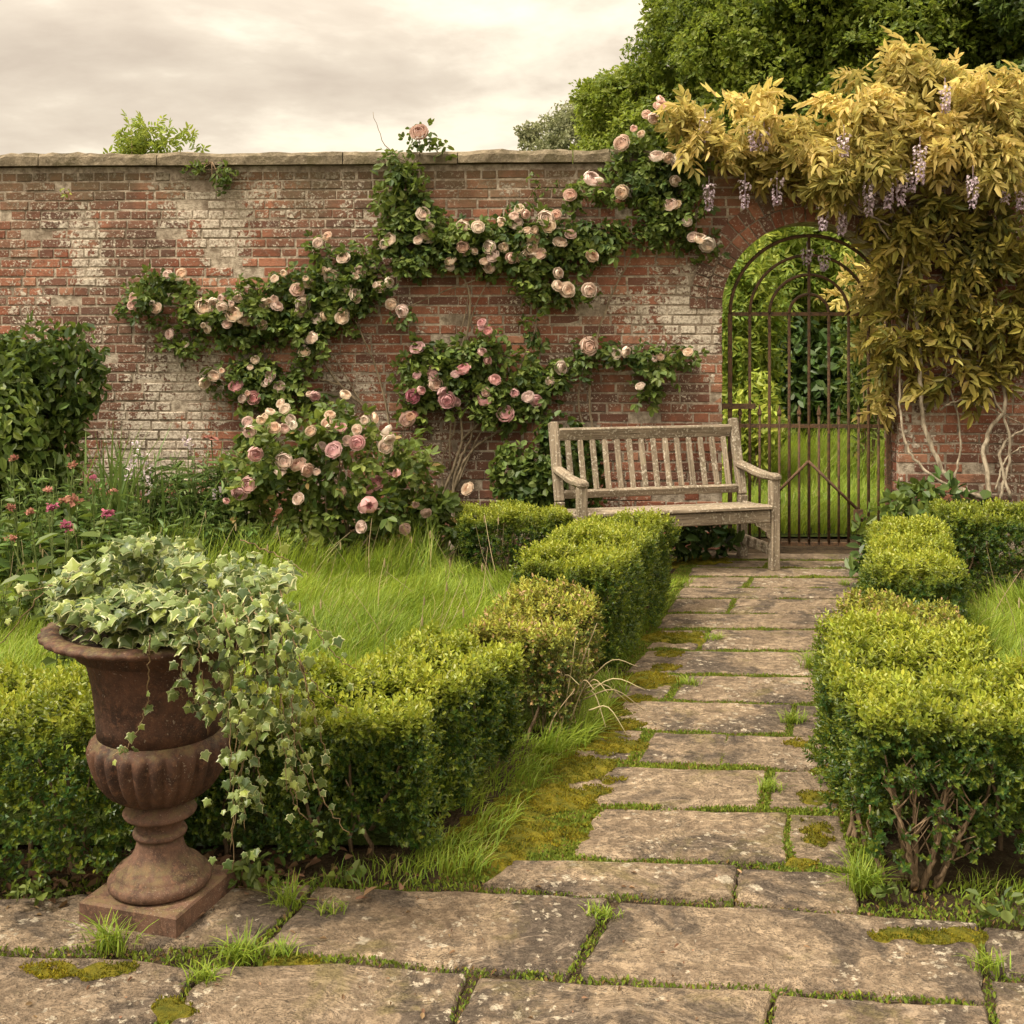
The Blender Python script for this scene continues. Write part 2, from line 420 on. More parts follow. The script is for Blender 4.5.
def bark_mat(name, a, b, sc_=18):
    m, nt = new_mat(name); n = N(nt); o = n.obj()
    v = n.node('ShaderNodeMapping', {'Vector': o, 'Scale': (1, 1, .3)}).outputs[0]
    f = n.noise(v, sc_, 6, .65)
    n.out(n.bsdf(n.mix(n.ramp(f, .3, .7), a, b), .85, .2, f, .6, .01))
    return m
M['bark'] = bark_mat('tree_bark', (.05, .042, .03), (.16, .135, .1), 8)
M['cane'] = bark_mat('rose_cane', (.10, .075, .045), (.30, .24, .16), 40)
M['vine'] = bark_mat('grey_vine', (.14, .11, .075), (.40, .34, .25), 40)
M['twig'] = bark_mat('twig', (.09, .06, .035), (.30, .21, .13), 60)
M['ivystem'] = bark_mat('ivy_stem', (.10, .07, .04), (.28, .2, .1), 60)
M['green_stem'] = bark_mat('green_stem', (.06, .09, .025), (.14, .17, .05), 60)

def rust_mat(name, cols, scale=1.0, rough=.85, moss=0.0):
    m, nt = new_mat(name); n = N(nt); o = n.obj()
    a = n.noise(o, 9 * scale, 8, .68); b = n.noise(o, 55 * scale, 5, .7); f = n.noise(o, 260 * scale, 3, .6)
    c = n.mix(n.ramp(a, .36, .62), cols[0], cols[1])
    c = n.mix(n.ramp(b, .48, .70), c, cols[2])
    c = n.mix(n.math('MULTIPLY', n.ramp(f, .56, .74), .55), c, cols[3])
    st = n.noise(n.node('ShaderNodeMapping', {'Vector': o, 'Scale': (1, 1, .12)}).outputs[0], 22 * scale, 5, .6)
    c = n.mix(n.math('MULTIPLY', n.ramp(st, .52, .72), .5), c, cols[0])
    if moss:
        up = n.node('ShaderNodeSeparateXYZ', {0: n.node('ShaderNodeNewGeometry').outputs['Normal']}).outputs[2]
        mf = n.math('MULTIPLY', n.ramp(up, .25, .9), n.ramp(n.noise(o, 30, 5, .7), .42, .62))
        c = n.mix(n.math('MULTIPLY', mf, moss), c, (.16, .13, .055))
    fl = n.math('MULTIPLY', n.ramp(n.math('ADD', n.noise(o, 130 * scale, 4, .6), n.math('MULTIPLY', n.noise(o, 8, 4, .6), .5)), .90, .96), moss)
    c = n.mix(n.math('MULTIPLY', fl, .7), c, (.42, .36, .28))
    h = n.math('ADD', n.math('MULTIPLY', b, .6), n.math('MULTIPLY', f, .4))
    n.out(n.bsdf(c, n.ramp(b, .3, .7, rough - .2, rough + .05), .28, h, .55, .006))
    return m
M['urn'] = rust_mat('rusted_iron', ((.028, .015, .011), (.085, .042, .026), (.125, .062, .036), (.20, .125, .08)), 1.0, .78, .6)
M['urn_base'] = rust_mat('rusted_iron_base', ((.05, .028, .019), (.125, .068, .045), (.165, .09, .058), (.30, .22, .16)), 1.3, .85, .5)
M['gate'] = rust_mat('rusted_gate', ((.035, .024, .016), (.12, .066, .034), (.20, .105, .048), (.20, .15, .09)), 3.0, .8)
M['soil'] = None

def wood_mat():
    m, nt = new_mat('weathered_oak'); n = N(nt)
    o = n.obj(); oi = n.node('ShaderNodeObjectInfo').outputs['Random']
    off = n.node('ShaderNodeCombineXYZ', {0: n.math('MULTIPLY', oi, 37.0), 1: n.math('MULTIPLY', oi, 11.0), 2: 0.0}).outputs[0]
    v = n.node('ShaderNodeVectorMath', {0: o, 1: off}, operation='ADD').outputs[0]
    g = n.noise(n.node('ShaderNodeMapping', {'Vector': v, 'Scale': (2.2, 60, 60)}).outputs[0], 1.6, 6, .7, .6)
    st = n.noise(v, 7, 5, .6); fine = n.noise(v, 60, 3, .6)
    c = n.mix(n.ramp(g, .3, .68), (.105, .080, .056), (.34, .275, .20))
    c = n.mix(n.math('MULTIPLY', n.ramp(st, .46, .62), .75), c, (.145, .115, .08))
    c = n.mix(n.math('MULTIPLY', n.ramp(n.noise(v, 16, 5, .7), .55, .7), .5), c, (.25, .235, .14))
    c = n.mix(n.math('MULTIPLY', n.ramp(n.math('ADD', fine, n.math('MULTIPLY', st, .3)), .70, .80), .75), c, (.50, .45, .36))
    c = n.node('ShaderNodeHueSaturation', {'Value': n.math('ADD', .85, n.math('MULTIPLY', oi, .3)), 'Hue': .5, 'Saturation': 1.0, 'Fac': 1.0, 'Color': c}).outputs[0]
    n.out(n.bsdf(c, .8, .2, g, .8, .004))
    return m
M['wood'] = wood_mat()

def stone_mat():
    m, nt = new_mat('flagstone'); n = N(nt); o = n.obj()
    rnd = n.node('ShaderNodeNewGeometry').outputs['Random Per Island']
    v = n.node('ShaderNodeMapping', {'Vector': o, 'Scale': (1, 1, 1)}).outputs[0]
    big = n.noise(v, 2.6, 8, .68, .6); mid = n.noise(v, 9, 8, .74, .8); fine = n.noise(v, 60, 6, .75)
    strat = n.noise(n.node('ShaderNodeMapping', {'Vector': o, 'Scale': (1.0, 1.9, 1), 'Rotation': (0, 0, .3)}).outputs[0], 3.6, 9, .70, 2.2)
    c = n.mix(n.ramp(mid, .40, .60), (.215, .155, .102), (.45, .338, .222))
    c = n.mix(n.math('MULTIPLY', rnd, .5), c, (.325, .245, .165))
    c = n.mix(n.math('MULTIPLY', n.math('FRACT', n.math('MULTIPLY', rnd, 7.3)), .4), c, (.17, .125, .09))
    c = n.mix(n.math('MULTIPLY', n.ramp(n.math('ADD', big, n.math('MULTIPLY', mid, .45)), .70, .80), .85), c, (.082, .064, .051))
    c = n.mix(n.math('MULTIPLY', n.ramp(fine, .54, .66), .55), c, (.44, .36, .265))
    c = n.mix(n.math('MULTIPLY', n.ramp(n.noise(v, 120, 4, .65), .55, .66), .6), c, (.07, .055, .044))
    # flaked bedding planes: little steps with dark broken edges
    f1 = n.ramp(strat, .50, .512); f2 = n.ramp(strat, .57, .580); f3 = n.ramp(strat, .43, .442)
    flake = n.math('ADD', n.math('ADD', f1, f2), f3)
    edge = n.math('SUBTRACT', n.ramp(strat, .492, .502), n.ramp(strat, .508, .52))
    edge = n.math('ADD', edge, n.math('SUBTRACT', n.ramp(strat, .562, .572), n.ramp(strat, .576, .588)))
    c = n.mix(n.math('MULTIPLY', edge, n.ramp(mid, .42, .58, .1, .75)), c, (.055, .042, .034))
    c = n.mix(n.math('MULTIPLY', f2, .3), c, (.42, .33, .24))
    # lichen: pale ragged spots in colonies
    wv = n.node('ShaderNodeVectorMath', {0: v, 1: n.node('ShaderNodeVectorMath', {0: n.node('ShaderNodeTexNoise', {'Vector': v, 'Scale': 34.0, 'Detail': 6.0, 'Roughness': .7}).outputs[1], 1: (.075, .075, .075)}, operation='MULTIPLY').outputs[0]}, operation='ADD').outputs[0]
    def spots(scale, lo, hi, mscale, ml, mh):
        d = n.node('ShaderNodeTexVoronoi', {'Vector': wv, 'Scale': scale, 'Randomness': 1.0})
        keep = n.ramp(n.noise(v, mscale, 4, .6), ml, mh)
        size = n.math('MULTIPLY', n.node('ShaderNodeSeparateColor', {0: d.outputs['Color']}).outputs[0], keep)
        return n.ramp(n.math('SUBTRACT', n.math('MULTIPLY', size, hi), d.outputs['Distance']), 0.0, .08)
    l1 = spots(12, 0, .44, 1.7, .50, .60); l2 = spots(36, 0, .48, 2.4, .45, .56)
    lf = n.math('MAXIMUM', l1, n.math('MULTIPLY', l2, .9))
    c = n.mix(n.math('MULTIPLY', lf, .85), c, (.54, .47, .36))
    gm = n.math('MULTIPLY', n.ramp(n.noise(v, 3.4, 7, .7, .5), .53, .66), .7)
    c = n.mix(gm, c, (.19, .155, .065))
    pits = n.ramp(n.noise(v, 26, 6, .7), .3, .55)
    h = n.math('ADD', n.math('ADD', n.math('MULTIPLY', flake, .45), n.math('MULTIPLY', mid, .9)), n.math('ADD', n.math('MULTIPLY', fine, .45), n.math('MULTIPLY', pits, .5)))
    n.out(n.bsdf(c, .85, .22, h, 1.0, .022))
    return m
M['stone'] = stone_mat()

def soil_mat(name, a, b, c2):
    m, nt = new_mat(name); n = N(nt); o = n.obj()
    f = n.noise(o, 14, 8, .7); g = n.noise(o, 90, 4, .6)
    c = n.mix(n.ramp(f, .35, .65), a, b)
    c = n.mix(n.ramp(g, .55, .7), c, c2)
    n.out(n.bsdf(c, .95, .1, n.math('ADD', f, g), .9, .02))
    return m
M['soil'] = soil_mat('soil', (.035, .024, .015), (.075, .052, .03), (.10, .085, .045))
M['turf'] = soil_mat('turf_floor', (.035, .05, .012), (.07, .10, .02), (.09, .085, .03))
M['mosscushion'] = soil_mat('moss_cushion', (.06, .065, .010), (.17, .14, .014), (.10, .105, .016))

def brick_mat(name, arch=False):
    m, nt = new_mat(name); n = N(nt); o = n.obj()
    tone = n.node('ShaderNodeAttribute', attribute_name='tone').outputs['Fac']
    rnd = n.node('ShaderNodeNewGeometry').outputs['Random Per Island']
    r2 = n.math('FRACT', n.math('MULTIPLY', rnd, 13.7)); r3 = n.math('FRACT', n.math('MULTIPLY', rnd, 29.3))
    c = n.mix(rnd, (.205, .074, .044), (.355, .155, .095))
    c = n.mix(n.math('MULTIPLY', n.math('GREATER_THAN', r2, .80), .75), c, (.115, .062, .048))
    c = n.mix(n.math('MULTIPLY', n.math('GREATER_THAN', r3, .85), .6), c, (.40, .215, .135))
    mid = n.noise(o, 16, 6, .68); fine = n.noise(o, 75, 5, .7); big = n.noise(o, 1.1, 5, .6)
    c = n.mix(n.math('MULTIPLY', n.ramp(mid, .45, .68), .6), c, (.135, .066, .045))
    c = n.mix(n.math('MULTIPLY', n.ramp(fine, .56, .72), .5), c, (.36, .23, .16))
    c = n.mix(n.math('MULTIPLY', n.ramp(big, .44, .58), .68), c, (.095, .062, .046))       # sooty weathering
    # lime and old whitewash left on the brick (tone carries where the patches lie)
    pf = n.math('ADD', n.math('MULTIPLY', n.noise(o, 30, 7, .75, .4), 1.0), n.math('MULTIPLY', n.noise(o, 7, 5, .65), .75))
    lim = n.ramp(n.math('ADD', pf, n.math('MULTIPLY', tone, .34)), 1.02, 1.075)
    limc = n.mix(n.ramp(n.noise(o, 60, 4, .7), .4, .6), (.30, .25, .195), (.64, .575, .47))
    c = n.mix(n.math('MULTIPLY', lim, .88), c, limc)
    sp = n.ramp(n.math('ADD', n.noise(o, 55, 5, .7), n.math('MULTIPLY', n.noise(o, 2.2, 5, .65), .55)), .865, .90)
    c = n.mix(n.math('MULTIPLY', sp, .85), c, (.52, .455, .365))
    z = n.node('ShaderNodeSeparateXYZ', {0: o}).outputs[2]
    al = n.math('MULTIPLY', n.ramp(n.math('ADD', z, n.math('MULTIPLY', n.noise(o, 3, 6, .7), .9)), 2.85, 3.25), .75)
    c = n.mix(al, c, (.115, .095, .055))                                                   # algae below the coping
    h = n.math('ADD', n.math('MULTIPLY', mid, .7), n.math('ADD', n.math('MULTIPLY', fine, .5), n.math('MULTIPLY', lim, .3)))
    n.out(n.bsdf(c, .9, .15, h, .8, .012))
    return m
M['brick'] = brick_mat('old_brick')
def mortar_mat():
    m, nt = new_mat('lime_mortar'); n = N(nt); o = n.obj()
    f = n.noise(o, 20, 6, .7); g = n.noise(o, 2.2, 5, .6); k = n.noise(o, 90, 4, .6)
    c = n.mix(n.ramp(f, .35, .65), (.22, .175, .13), (.52, .445, .35))
    c = n.mix(n.math('MULTIPLY', n.ramp(g, .44, .62), .62), c, (.125, .09, .062))
    n.out(n.bsdf(c, .95, .1, n.math('ADD', f, k), .8, .01))
    return m
M['mortar'] = mortar_mat()
def coping_mat():
    m, nt = new_mat('coping_stone'); n = N(nt); o = n.obj()
    f = n.noise(o, 11, 7, .7); g = n.noise(o, 55, 5, .7)
    rnd = n.node('ShaderNodeNewGeometry').outputs['Random Per Island']
    c = n.mix(n.ramp(f, .35, .65), (.10, .08, .055), (.29, .235, .165))
    c = n.mix(n.math('MULTIPLY', rnd, .35), c, (.24, .20, .13))
    c = n.mix(n.ramp(g, .58, .72), c, (.42, .37, .28))
    c = n.mix(n.math('MULTIPLY', n.ramp(n.noise(o, 5, 6, .7), .5, .65), .7), c, (.10, .085, .045))
    n.out(n.bsdf(c, .92, .15, n.math('ADD', f, g), .8, .012))
    return m
M['coping'] = coping_mat()

# ================================================================== SETTING
# ground: one sheet to the horizon
mb = MB()
xs = np.concatenate([[-300, -60, -15], np.linspace(-6, 8, 57), [15, 60, 300]])
ys = np.concatenate([[-60, -10], np.linspace(-1, 18, 77), [30, 80, 500]])
X, Y = np.meshgrid(xs, ys)
Z = -0.024 + 0.006 * noise(np.stack([X, Y], -1), 2.0, 3) * (np.abs(X) < 14) * (np.abs(Y) < 29)
nx, ny = len(xs), len(ys)
idx = np.arange(nx * ny).reshape(ny, nx)
Fg = np.stack([idx[:-1, :-1], idx[:-1, 1:], idx[1:, 1:], idx[1:, :-1]], -1).reshape(-1, 4)
mb.add(np.stack([X, Y, Z], -1).reshape(-1, 3), Fg)
structure('ground', mb, M['soil'], smooth=True)

# lawns: turf sheets, their grass is stuff further down
def path_left(Y): return -0.10 + 0.303 * (Y - 3.35)
def path_right(Y): return 0.98 + 0.31 * (Y - 3.35)
def sheet(name, poly, z, m):
    mb = MB(); mb.add([(x, y, z) for x, y in poly], [tuple(range(len(poly)))]); return structure(name, mb, m)
sheet('lawn', [(-6, 3.6), (-.35, 3.6), (.25, 5.2), (.2, 7.6), (-6, 8.0)], -0.012, M['turf'])
sheet('lawn', [(1.5, 3.75), (5, 3.75), (5, 7.0), (2.35, 7.0)], -0.012, M['turf'])
sheet('meadow', [(-10, 8.95), (30, 8.95), (30, 45), (-10, 45)], -0.008, M['turf'])

# paving: every slab cut to the outline it has in the photo
SL = [
 [(-160, 905), (120, 893), (312, 886), (252, 942), (137, 946), (-160, 945)],
 [(320, 887), (470, 890), (606, 897), (567, 971), (470, 964), (330, 953), (262, 944)],
 [(619, 900), (800, 908), (975, 922), (985, 999), (814, 987), (700, 981), (578, 974)],
 [(-160, 957), (-1, 955), (130, 957), (196, 968), (140, 1040), (-190, 1045)],
 [(208, 966), (330, 960), (466, 972), (440, 1040), (152, 1045)],
 [(478, 976), (640, 986), (768, 992), (760, 1045), (448, 1045)],
 [(777, 994), (985, 1006), (996, 1050), (770, 1050)],
 [(984, 925), (1180, 940), (1190, 980), (991, 970)],
 [(993, 978), (1190, 988), (1220, 1060), (1005, 1060)],
 [(518, 861), (735, 866), (728, 896), (560, 890), (488, 883)],
 [(745, 869), (850, 873), (856, 909), (738, 899)],
 [(604, 808), (783, 812), (784, 860), (574, 854)],
 [(792, 815), (838, 815), (852, 867), (794, 862)],
 [(586, 766), (766, 770), (757, 806), (602, 803), (566, 788)],
 [(775, 771), (832, 773), (838, 808), (770, 806)],
 [(656, 733), (725, 735), (718, 763), (640, 761)],
 [(729, 735), (828, 738), (830, 768), (723, 763)],
 [(595, 728), (642, 731), (626, 760), (560, 756)],
 [(625, 701), (790, 704), (785, 732), (612, 727)],
 [(798, 705), (833, 706), (832, 735), (794, 733)],
 [(690, 676), (838, 678), (833, 702), (672, 698)],
 [(630, 674), (680, 675), (662, 697), (606, 697)],
 [(650, 651), (842, 652), (838, 675), (628, 671)],
 [(660, 630), (706, 630), (694, 648), (648, 647)],
 [(714, 630), (848, 631), (843, 650), (702, 648)],
 [(668, 614), (850, 615), (848, 628), (658, 627)],
 [(678, 599), (732, 599), (724, 612), (668, 611)],
 [(740, 599), (853, 600), (850, 613), (732, 612)],
 [(684, 588), (856, 589), (854, 598), (678, 597)],
 [(690, 577), (748, 577), (741, 587), (684, 586)],
 [(755, 577), (859, 578), (857, 587), (748, 587)],
 [(694, 568), (860, 569), (859, 576), (690, 575)],
 [(700, 560), (768, 560), (763, 567), (696, 566)],
 [(775, 560), (863, 561), (861, 567), (769, 567)],
 [(706, 553), (866, 554), (864, 559), (702, 558)],
]
SLW = [[G(*p) for p in s] for s in SL]
# more terrace outside the picture, towards and beside the camera
for (x0, x1, y0, y1) in [(-3.2, -1.6, 2.2, 2.9), (-1.6, -.9, 1.7, 2.52), (-.85, -.1, 1.7, 2.52), (-.05, .7, 1.7, 2.5), (.75, 1.6, 1.7, 2.48), (1.65, 2.6, 1.7, 2.46)]:
    SLW.append([(x0, y1), (x1, y1), (x1, y0), (x0, y0)])
def pip(pts, poly):
    x, y = pts[:, 0], pts[:, 1]; ins = np.zeros(len(pts), bool); n = len(poly)
    for i in range(n):
        x1, y1 = poly[i]; x2, y2 = poly[(i + 1) % n]
        c = ((y1 > y) != (y2 > y)) & (x < (x2 - x1) * (y - y1) / (y2 - y1 + 1e-12) + x1)
        ins ^= c
    return ins
def on_slab(pts):
    r = np.zeros(len(pts), bool)
    for s in SLW: r |= pip(pts, s)
    return r
mb = MB()
for k, s in enumerate(SLW):
    p = np.array(s); n = len(p); out = []
    for i in range(n):
        a, b = p[i], p[(i + 1) % n]; L = np.linalg.norm(b - a); m = max(2, int(L / .035))
        for t in np.arange(m) / m:
            q = a + (b - a) * t
            out.append(q)
    out = np.array(out); c = out.mean(0)
    # ragged, slightly rounded edges
    d = norm(np.concatenate([out - c, np.zeros((len(out), 1))], 1))[:, :2]
    out = out + d * (0.007 * noise(out, 9, 5 + k) + 0.005 * noise(out, 34, 6 + k) + (.003 if k < 9 else .012))[:, None]
    m = len(out)
    tz = rng.uniform(-.004, .004); tx, ty = rng.uniform(-.006, .006, 2)
    def ring(sh, z, jit=0):
        q = c + (out - c) * 1.0 - d * sh
        zz = z + tz + (q[:, 0] - c[0]) * tx + (q[:, 1] - c[1]) * ty + jit * noise(q, 12, k)
        return np.concatenate([q, zz[:, None]], 1)
    rings = [ring(0, -.06), ring(0, -.012, .003), ring(.006, -.003, .002), ring(.016, 0.0, .002), ring(.05, .002, .003)]
    V = np.concatenate(rings); i0 = np.arange(m); i1 = (i0 + 1) % m
    # outlines run clockwise in the list; orient by area sign
    area = np.sum(out[:, 0] * np.roll(out[:, 1], -1) - np.roll(out[:, 0], -1) * out[:, 1])
    Fq = np.concatenate([np.stack([r * m + i0, r * m + i1, (r + 1) * m + i1, (r + 1) * m + i0], -1) for r in range(4)])
    if area < 0: Fq = Fq[:, ::-1]
    b = mb.n
    mb.add(V, Fq)
    top = np.arange(m) + 4 * m + b
    mb.ch.append((np.zeros((0, 3)), (top if area > 0 else top[::-1])[None], np.zeros(0), 0))
structure('stone_path', mb, M['stone'])

# ------------------------------------------------------------------ garden wall
WALL_H, COP = 2.82, 0.10
uL, uR = wall_u(W(722, 400)), wall_u(W(899, 400))
uC, RA = (uL + uR) / 2, (uR - uL) / 2
vS = float(W(uC and 810, 222)[2]) - RA            # springing height
U0, U1, TH, RING = -8.5, 6.5, 0.36, 0.235
wall = thing('garden_wall', 'tall old red brick garden wall with stone coping and an arched opening', 'brick wall', (WP[0], WP[1], 0), rz=WTH)
# limewash patches: photo pixels (x, y, rx, ry, strength)
PATCH = [(85, 235, 22, 40, .85), (70, 175, 70, 8, .3), (190, 215, 40, 35, .6), (225, 240, 24, 50, .95), (170, 175, 25, 20, .6), (270, 200, 70, 30, .45), (95, 272, 15, 18, .8),
         (185, 380, 60, 40, .85), (160, 440, 60, 30, .95), (140, 470, 60, 20, .9), (30, 300, 40, 20, .5), (320, 170, 60, 15, .35), (360, 215, 30, 30, .4), (505, 190, 20, 18, .5),
         (690, 300, 40, 40, .65), (660, 320, 50, 25, .5), (600, 300, 40, 18, .35), (370, 400, 40, 50, .4), (330, 370, 30, 30, .4), (705, 330, 16, 60, .6), (560, 450, 60, 15, .3), (915, 430, 25, 40, .6), (30, 220, 40, 60, .25), (450, 320, 60, 20, .3), (650, 425, 40, 20, .25)]
PU = [(wall_u(W(x, y)), float(W(x, y)[2]), rx / 137, ry / 137, s) for x, y, rx, ry, s in PATCH]
def patch(u, v):
    t = 0.0
    for a, b, rx, ry, s in PU:
        t += s * math.exp(-(((u - a) / rx) ** 2 + ((v - b) / ry) ** 2))
    return min(t, 1.1)
# mortar body (local: x = u, y = -w)
body = MB()
RO = RA + 0.002
def lb(a, b, lo, hi):
    box(body, (a, 0.0, lo), (b, TH, hi))
lb(U0, uC - RO, -.2, WALL_H); lb(uC + RO, U1, -.2, WALL_H)
ns = 28
ang = np.linspace(PI, 0, ns + 1)
for i in range(ns):
    xa, xb = uC + RO * math.cos(ang[i]), uC + RO * math.cos(ang[i + 1])
    za, zb = vS + RO * math.sin(ang[i]), vS + RO * math.sin(ang[i + 1])
    V = [(xa, 0, za), (xb, 0, zb), (xb, 0, WALL_H), (xa, 0, WALL_H), (xa, TH, za), (xb, TH, zb), (xb, TH, WALL_H), (xa, TH, WALL_H)]
    body.add(V, [(0, 1, 2, 3), (5, 4, 7, 6), (4, 5, 1, 0), (3, 2, 6, 7)])
part('mortar_core', body, M['mortar'], wall, local=True)
bk = MB()
HC = 0.0715
def brick(u0, u1, v0, v1, w, y1=0.06, jit=.003):
    a = rng.uniform(-jit, jit, 8)
    x0, x1, z0, z1 = u0 + a[0], u1 + a[1], v0 + a[2] * .6, v1 + a[3] * .6
    e = 0.004
    y = -w
    V = [(x0, y1, z0), (x1, y1, z0), (x1, y1, z1), (x0, y1, z1),
         (x0, y + e, z0), (x1, y + e, z0), (x1, y + e, z1), (x0, y + e, z1),
         (x0 + e, y + a[4] * .5, z0 + e), (x1 - e, y + a[5] * .5, z0 + e), (x1 - e, y + a[6] * .5, z1 - e), (x0 + e, y + a[7] * .5, z1 - e)]
    Fq = [(8, 9, 10, 11)]
    for k in range(4):
        j = (k + 1) % 4
        Fq.append((4 + k, 4 + j, 8 + j, 8 + k)); Fq.append((k, j, 4 + j, 4 + k))
    tn = [patch(V[i][0], V[i][2]) for i in range(12)]
    bk.add(V, Fq, np.array(tn))
nc = int(WALL_H / HC)
for c in range(nc):
    v0 = c * HC; v1 = v0 + HC - 0.013; vm = (v0 + v1) / 2
    # opening of this course
    if vm < vS: ex = (uL, uR)
    elif vm < vS + RA + RING:
        h = math.sqrt(max(0, (RA + RING) ** 2 - (vm - vS) ** 2)); ex = (uC - h - .006, uC + h + .006)
    else: ex = None
    u = U0 + rng.uniform(0, .1) + (c % 2) * .11
    while u < U1:
        L = .105 if (c % 4 == 2 and rng.random() < .8) or rng.random() < .12 else rng.uniform(.205, .225)
        a, b = u, min(u + L, U1); u += L + 0.012
        segs = [(a, b)]
        if ex:
            segs = []
            if a < ex[0]: segs.append((a, min(b, ex[0])))
            if b > ex[1]: segs.append((max(a, ex[1]), b))
        for s0, s1 in segs:
            if s1 - s0 < .02: continue
            if vm < .25 and rng.random() < .05: continue
            w = rng.uniform(.002, .008) - (rng.random() < .06) * .005
            brick(s0, s1, v0 + rng.uniform(-.002, .002), v1 + rng.uniform(-.003, .002), max(w, .001) if rng.random() > .04 else -.010, jit=.0045)
    if vm < vS:          # bricks of the two reveals
        for ue, sgn in ((uL, 1), (uR, -1)):
            y = .07 - (c % 2) * .0
            while y < TH:
                L = .10 if (c + int(y * 50)) % 3 == 0 else .205
                y2 = min(y + L, TH)
                x0, x1 = (ue - .03, ue + rng.uniform(.004, .010)) if sgn > 0 else (ue - rng.uniform(.004, .010), ue + .03)
                b0 = bk.n
                box(bk, (x0, y, v0), (x1, y2, v1), patch(ue, vm))
                y += L + .01
part('brickwork', bk, M['brick'], wall, local=True)
# arch ring of bricks on edge, two rings
av = MB()
for (ra, rb, cnt) in ((RA + .003, RA + .112, 27), (RA + .122, RA + RING, 31)):
    for i in range(cnt):
        a0, a1 = PI * i / cnt + .004, PI * (i + 1) / cnt - .010 / ra * .8
        w = rng.uniform(.006, .016)
        V = []
        for y in (-w, TH * .98):
            for (r, a) in ((ra, a0), (ra, a1), (rb, a1), (rb, a0)):
                V.append((uC + r * math.cos(a) + rng.uniform(-.002, .002), y, vS + r * math.sin(a)))
        av.add(V, [(3, 2, 1, 0), (0, 1, 5, 4), (1, 2, 6, 5), (2, 3, 7, 6), (3, 0, 4, 7)], .12)
part('arch_ring', av, M['brick'], wall, local=True)
cp = MB()
u = U0
while u < U1:
    L = rng.uniform(.75, 1.5); z0 = WALL_H + .006 + rng.uniform(-.004, .004); z1 = z0 + COP + rng.uniform(-.01, .006)
    a, b = u + .004, u + L - .004
    n = 18
    V = []; prof = [(-.055, 0), (-.058, .06), (-.045, .088), (0.1, .105), (TH - .1, .105), (TH + .045, .088), (TH + .058, .06), (TH + .055, 0)]
    for i in range(n + 1):
        x = a + (b - a) * i / n
        for (y, z) in prof:
            q = np.array([x * 5, y * 6, z * 6]); V.append((x, y + rng.uniform(-.004, .004) + .010 * float(noise(q, 1.2, 61)), z0 + z + ((rng.uniform(-.004, .004) + .011 * float(noise(q, 1.0, 62)) + .006 * float(noise(q, 3, 63))) if z else 0)))
    k = len(prof); Fq = []
    for i in range(n):
        for j in range(k):
            j2 = (j + 1) % k
            Fq.append((i * k + j, (i + 1) * k + j, (i + 1) * k + j2, i * k + j2))
    b0 = cp.n
    cp.add(V, Fq)
    cp.ch.append((np.zeros((0, 3)), (np.arange(k) + b0)[None], np.zeros(0), 0)); cp.ch.append((np.zeros((0, 3)), (np.arange(k)[::-1] + b0 + n * k)[None], np.zeros(0), 0))
    u += L
part('coping', cp, M['coping'], wall, local=True)

# ------------------------------------------------------------------ iron gate
GW = -0.15
def gp(px, py):                    # gate plane, local to the gate thing (x = u, z)
    p = W(px, py, GW); return wall_u(p), float(p[2])
gate_loc = wall_world(0, 0, GW)
gate = thing('iron_gate', 'rusty arched iron garden gate with upright bars, closing the brick archway', 'gate', gate_loc, rz=WTH)
gL, gR = gp(730, 400)[0], gp(888.5, 400)[0]; gC = (gL + gR) / 2; gr = (gR - gL) / 2
zT = gp(810, 314)[1]; zM = gp(810, 426)[1]; zB = gp(810, 544)[1]; zF = gp(810, 409)[1]
def rod(name, pts, r, n=8, parent=gate, flat=False):
    m_ = MB(); tube(m_, pts, r, n); return part(name, m_, M['gate'], parent, smooth=True, local=True)
sp = (gR - gL) / 8
for s in (gL, gR):
    m_ = MB(); box(m_, (s - .015, -.013, zB - .06), (s + .015, .013, zT)); part('stile', m_, M['gate'], gate, local=True)
for i in range(1, 8):
    x = gL + sp * i
    top = zT if i != 4 else zT + gr
    rod('bar', [(x, 0, zB), (x, 0, (zB + top) / 2), (x, 0, top)], .0112)
for i in range(8):
    x = gL + sp * (i + .5)
    b = rod('short_bar', [(x, 0, zB), (x, 0, zF - .05)], .0095)
    m_ = MB(); lathe(m_, [(.006, -.06), (.018, -.04), (.015, -.02), (.001, .03)], 6, (x, 0, zF)); part('spear_finial', m_, M['gate'], b, local=True)
for z in (zT, zM, zB):
    m_ = MB(); box(m_, (gL + .015, -.008, z - .014), (gR - .015, .008, z + .014)); part('rail', m_, M['gate'], gate, local=True)
for k in range(4):
    r = gr - sp * k
    t = np.linspace(0, PI, 33)
    rod('arch_bar', np.stack([gC + r * np.cos(t), np.zeros(33), zT + r * np.sin(t)], -1), .0135 if k == 0 else .0115)
a, b = gp(808, 461), gp(862, 514)
rod('brace', [(a[0], -.014, a[1]), (b[0], -.014, b[1])], .011)
b = gp(772, 497); rod('brace', [(a[0], -.014, a[1]), (b[0], -.014, b[1])], .011)
m_ = MB(); a = gp(721, 406); b = gp(755, 406); box(m_, (a[0], -.03, a[1] - .02), (b[0], -.0145, a[1] + .02)); part('hinge_strap', m_, M['gate'], gate, local=True)
m_ = MB(); a = gp(721, 520); b = gp(755, 520); box(m_, (a[0], -.03, a[1] - .02), (b[0], -.0145, a[1] + .02)); part('hinge_strap', m_, M['gate'], gate, local=True)
m_ = MB(); a = gp(857, 515); box(m_, (a[0] - .03, -.035, a[1] - .045), (a[0] + .035, -.015, a[1] + .045)); la = part('latch', m_, M['gate'], gate, local=True)
m_ = MB(); tube(m_, [(a[0] - .03, -.045, a[1]), (a[0] + .07, -.045, a[1] - .03)], .008); part('handle', m_, M['gate'], la, local=True)

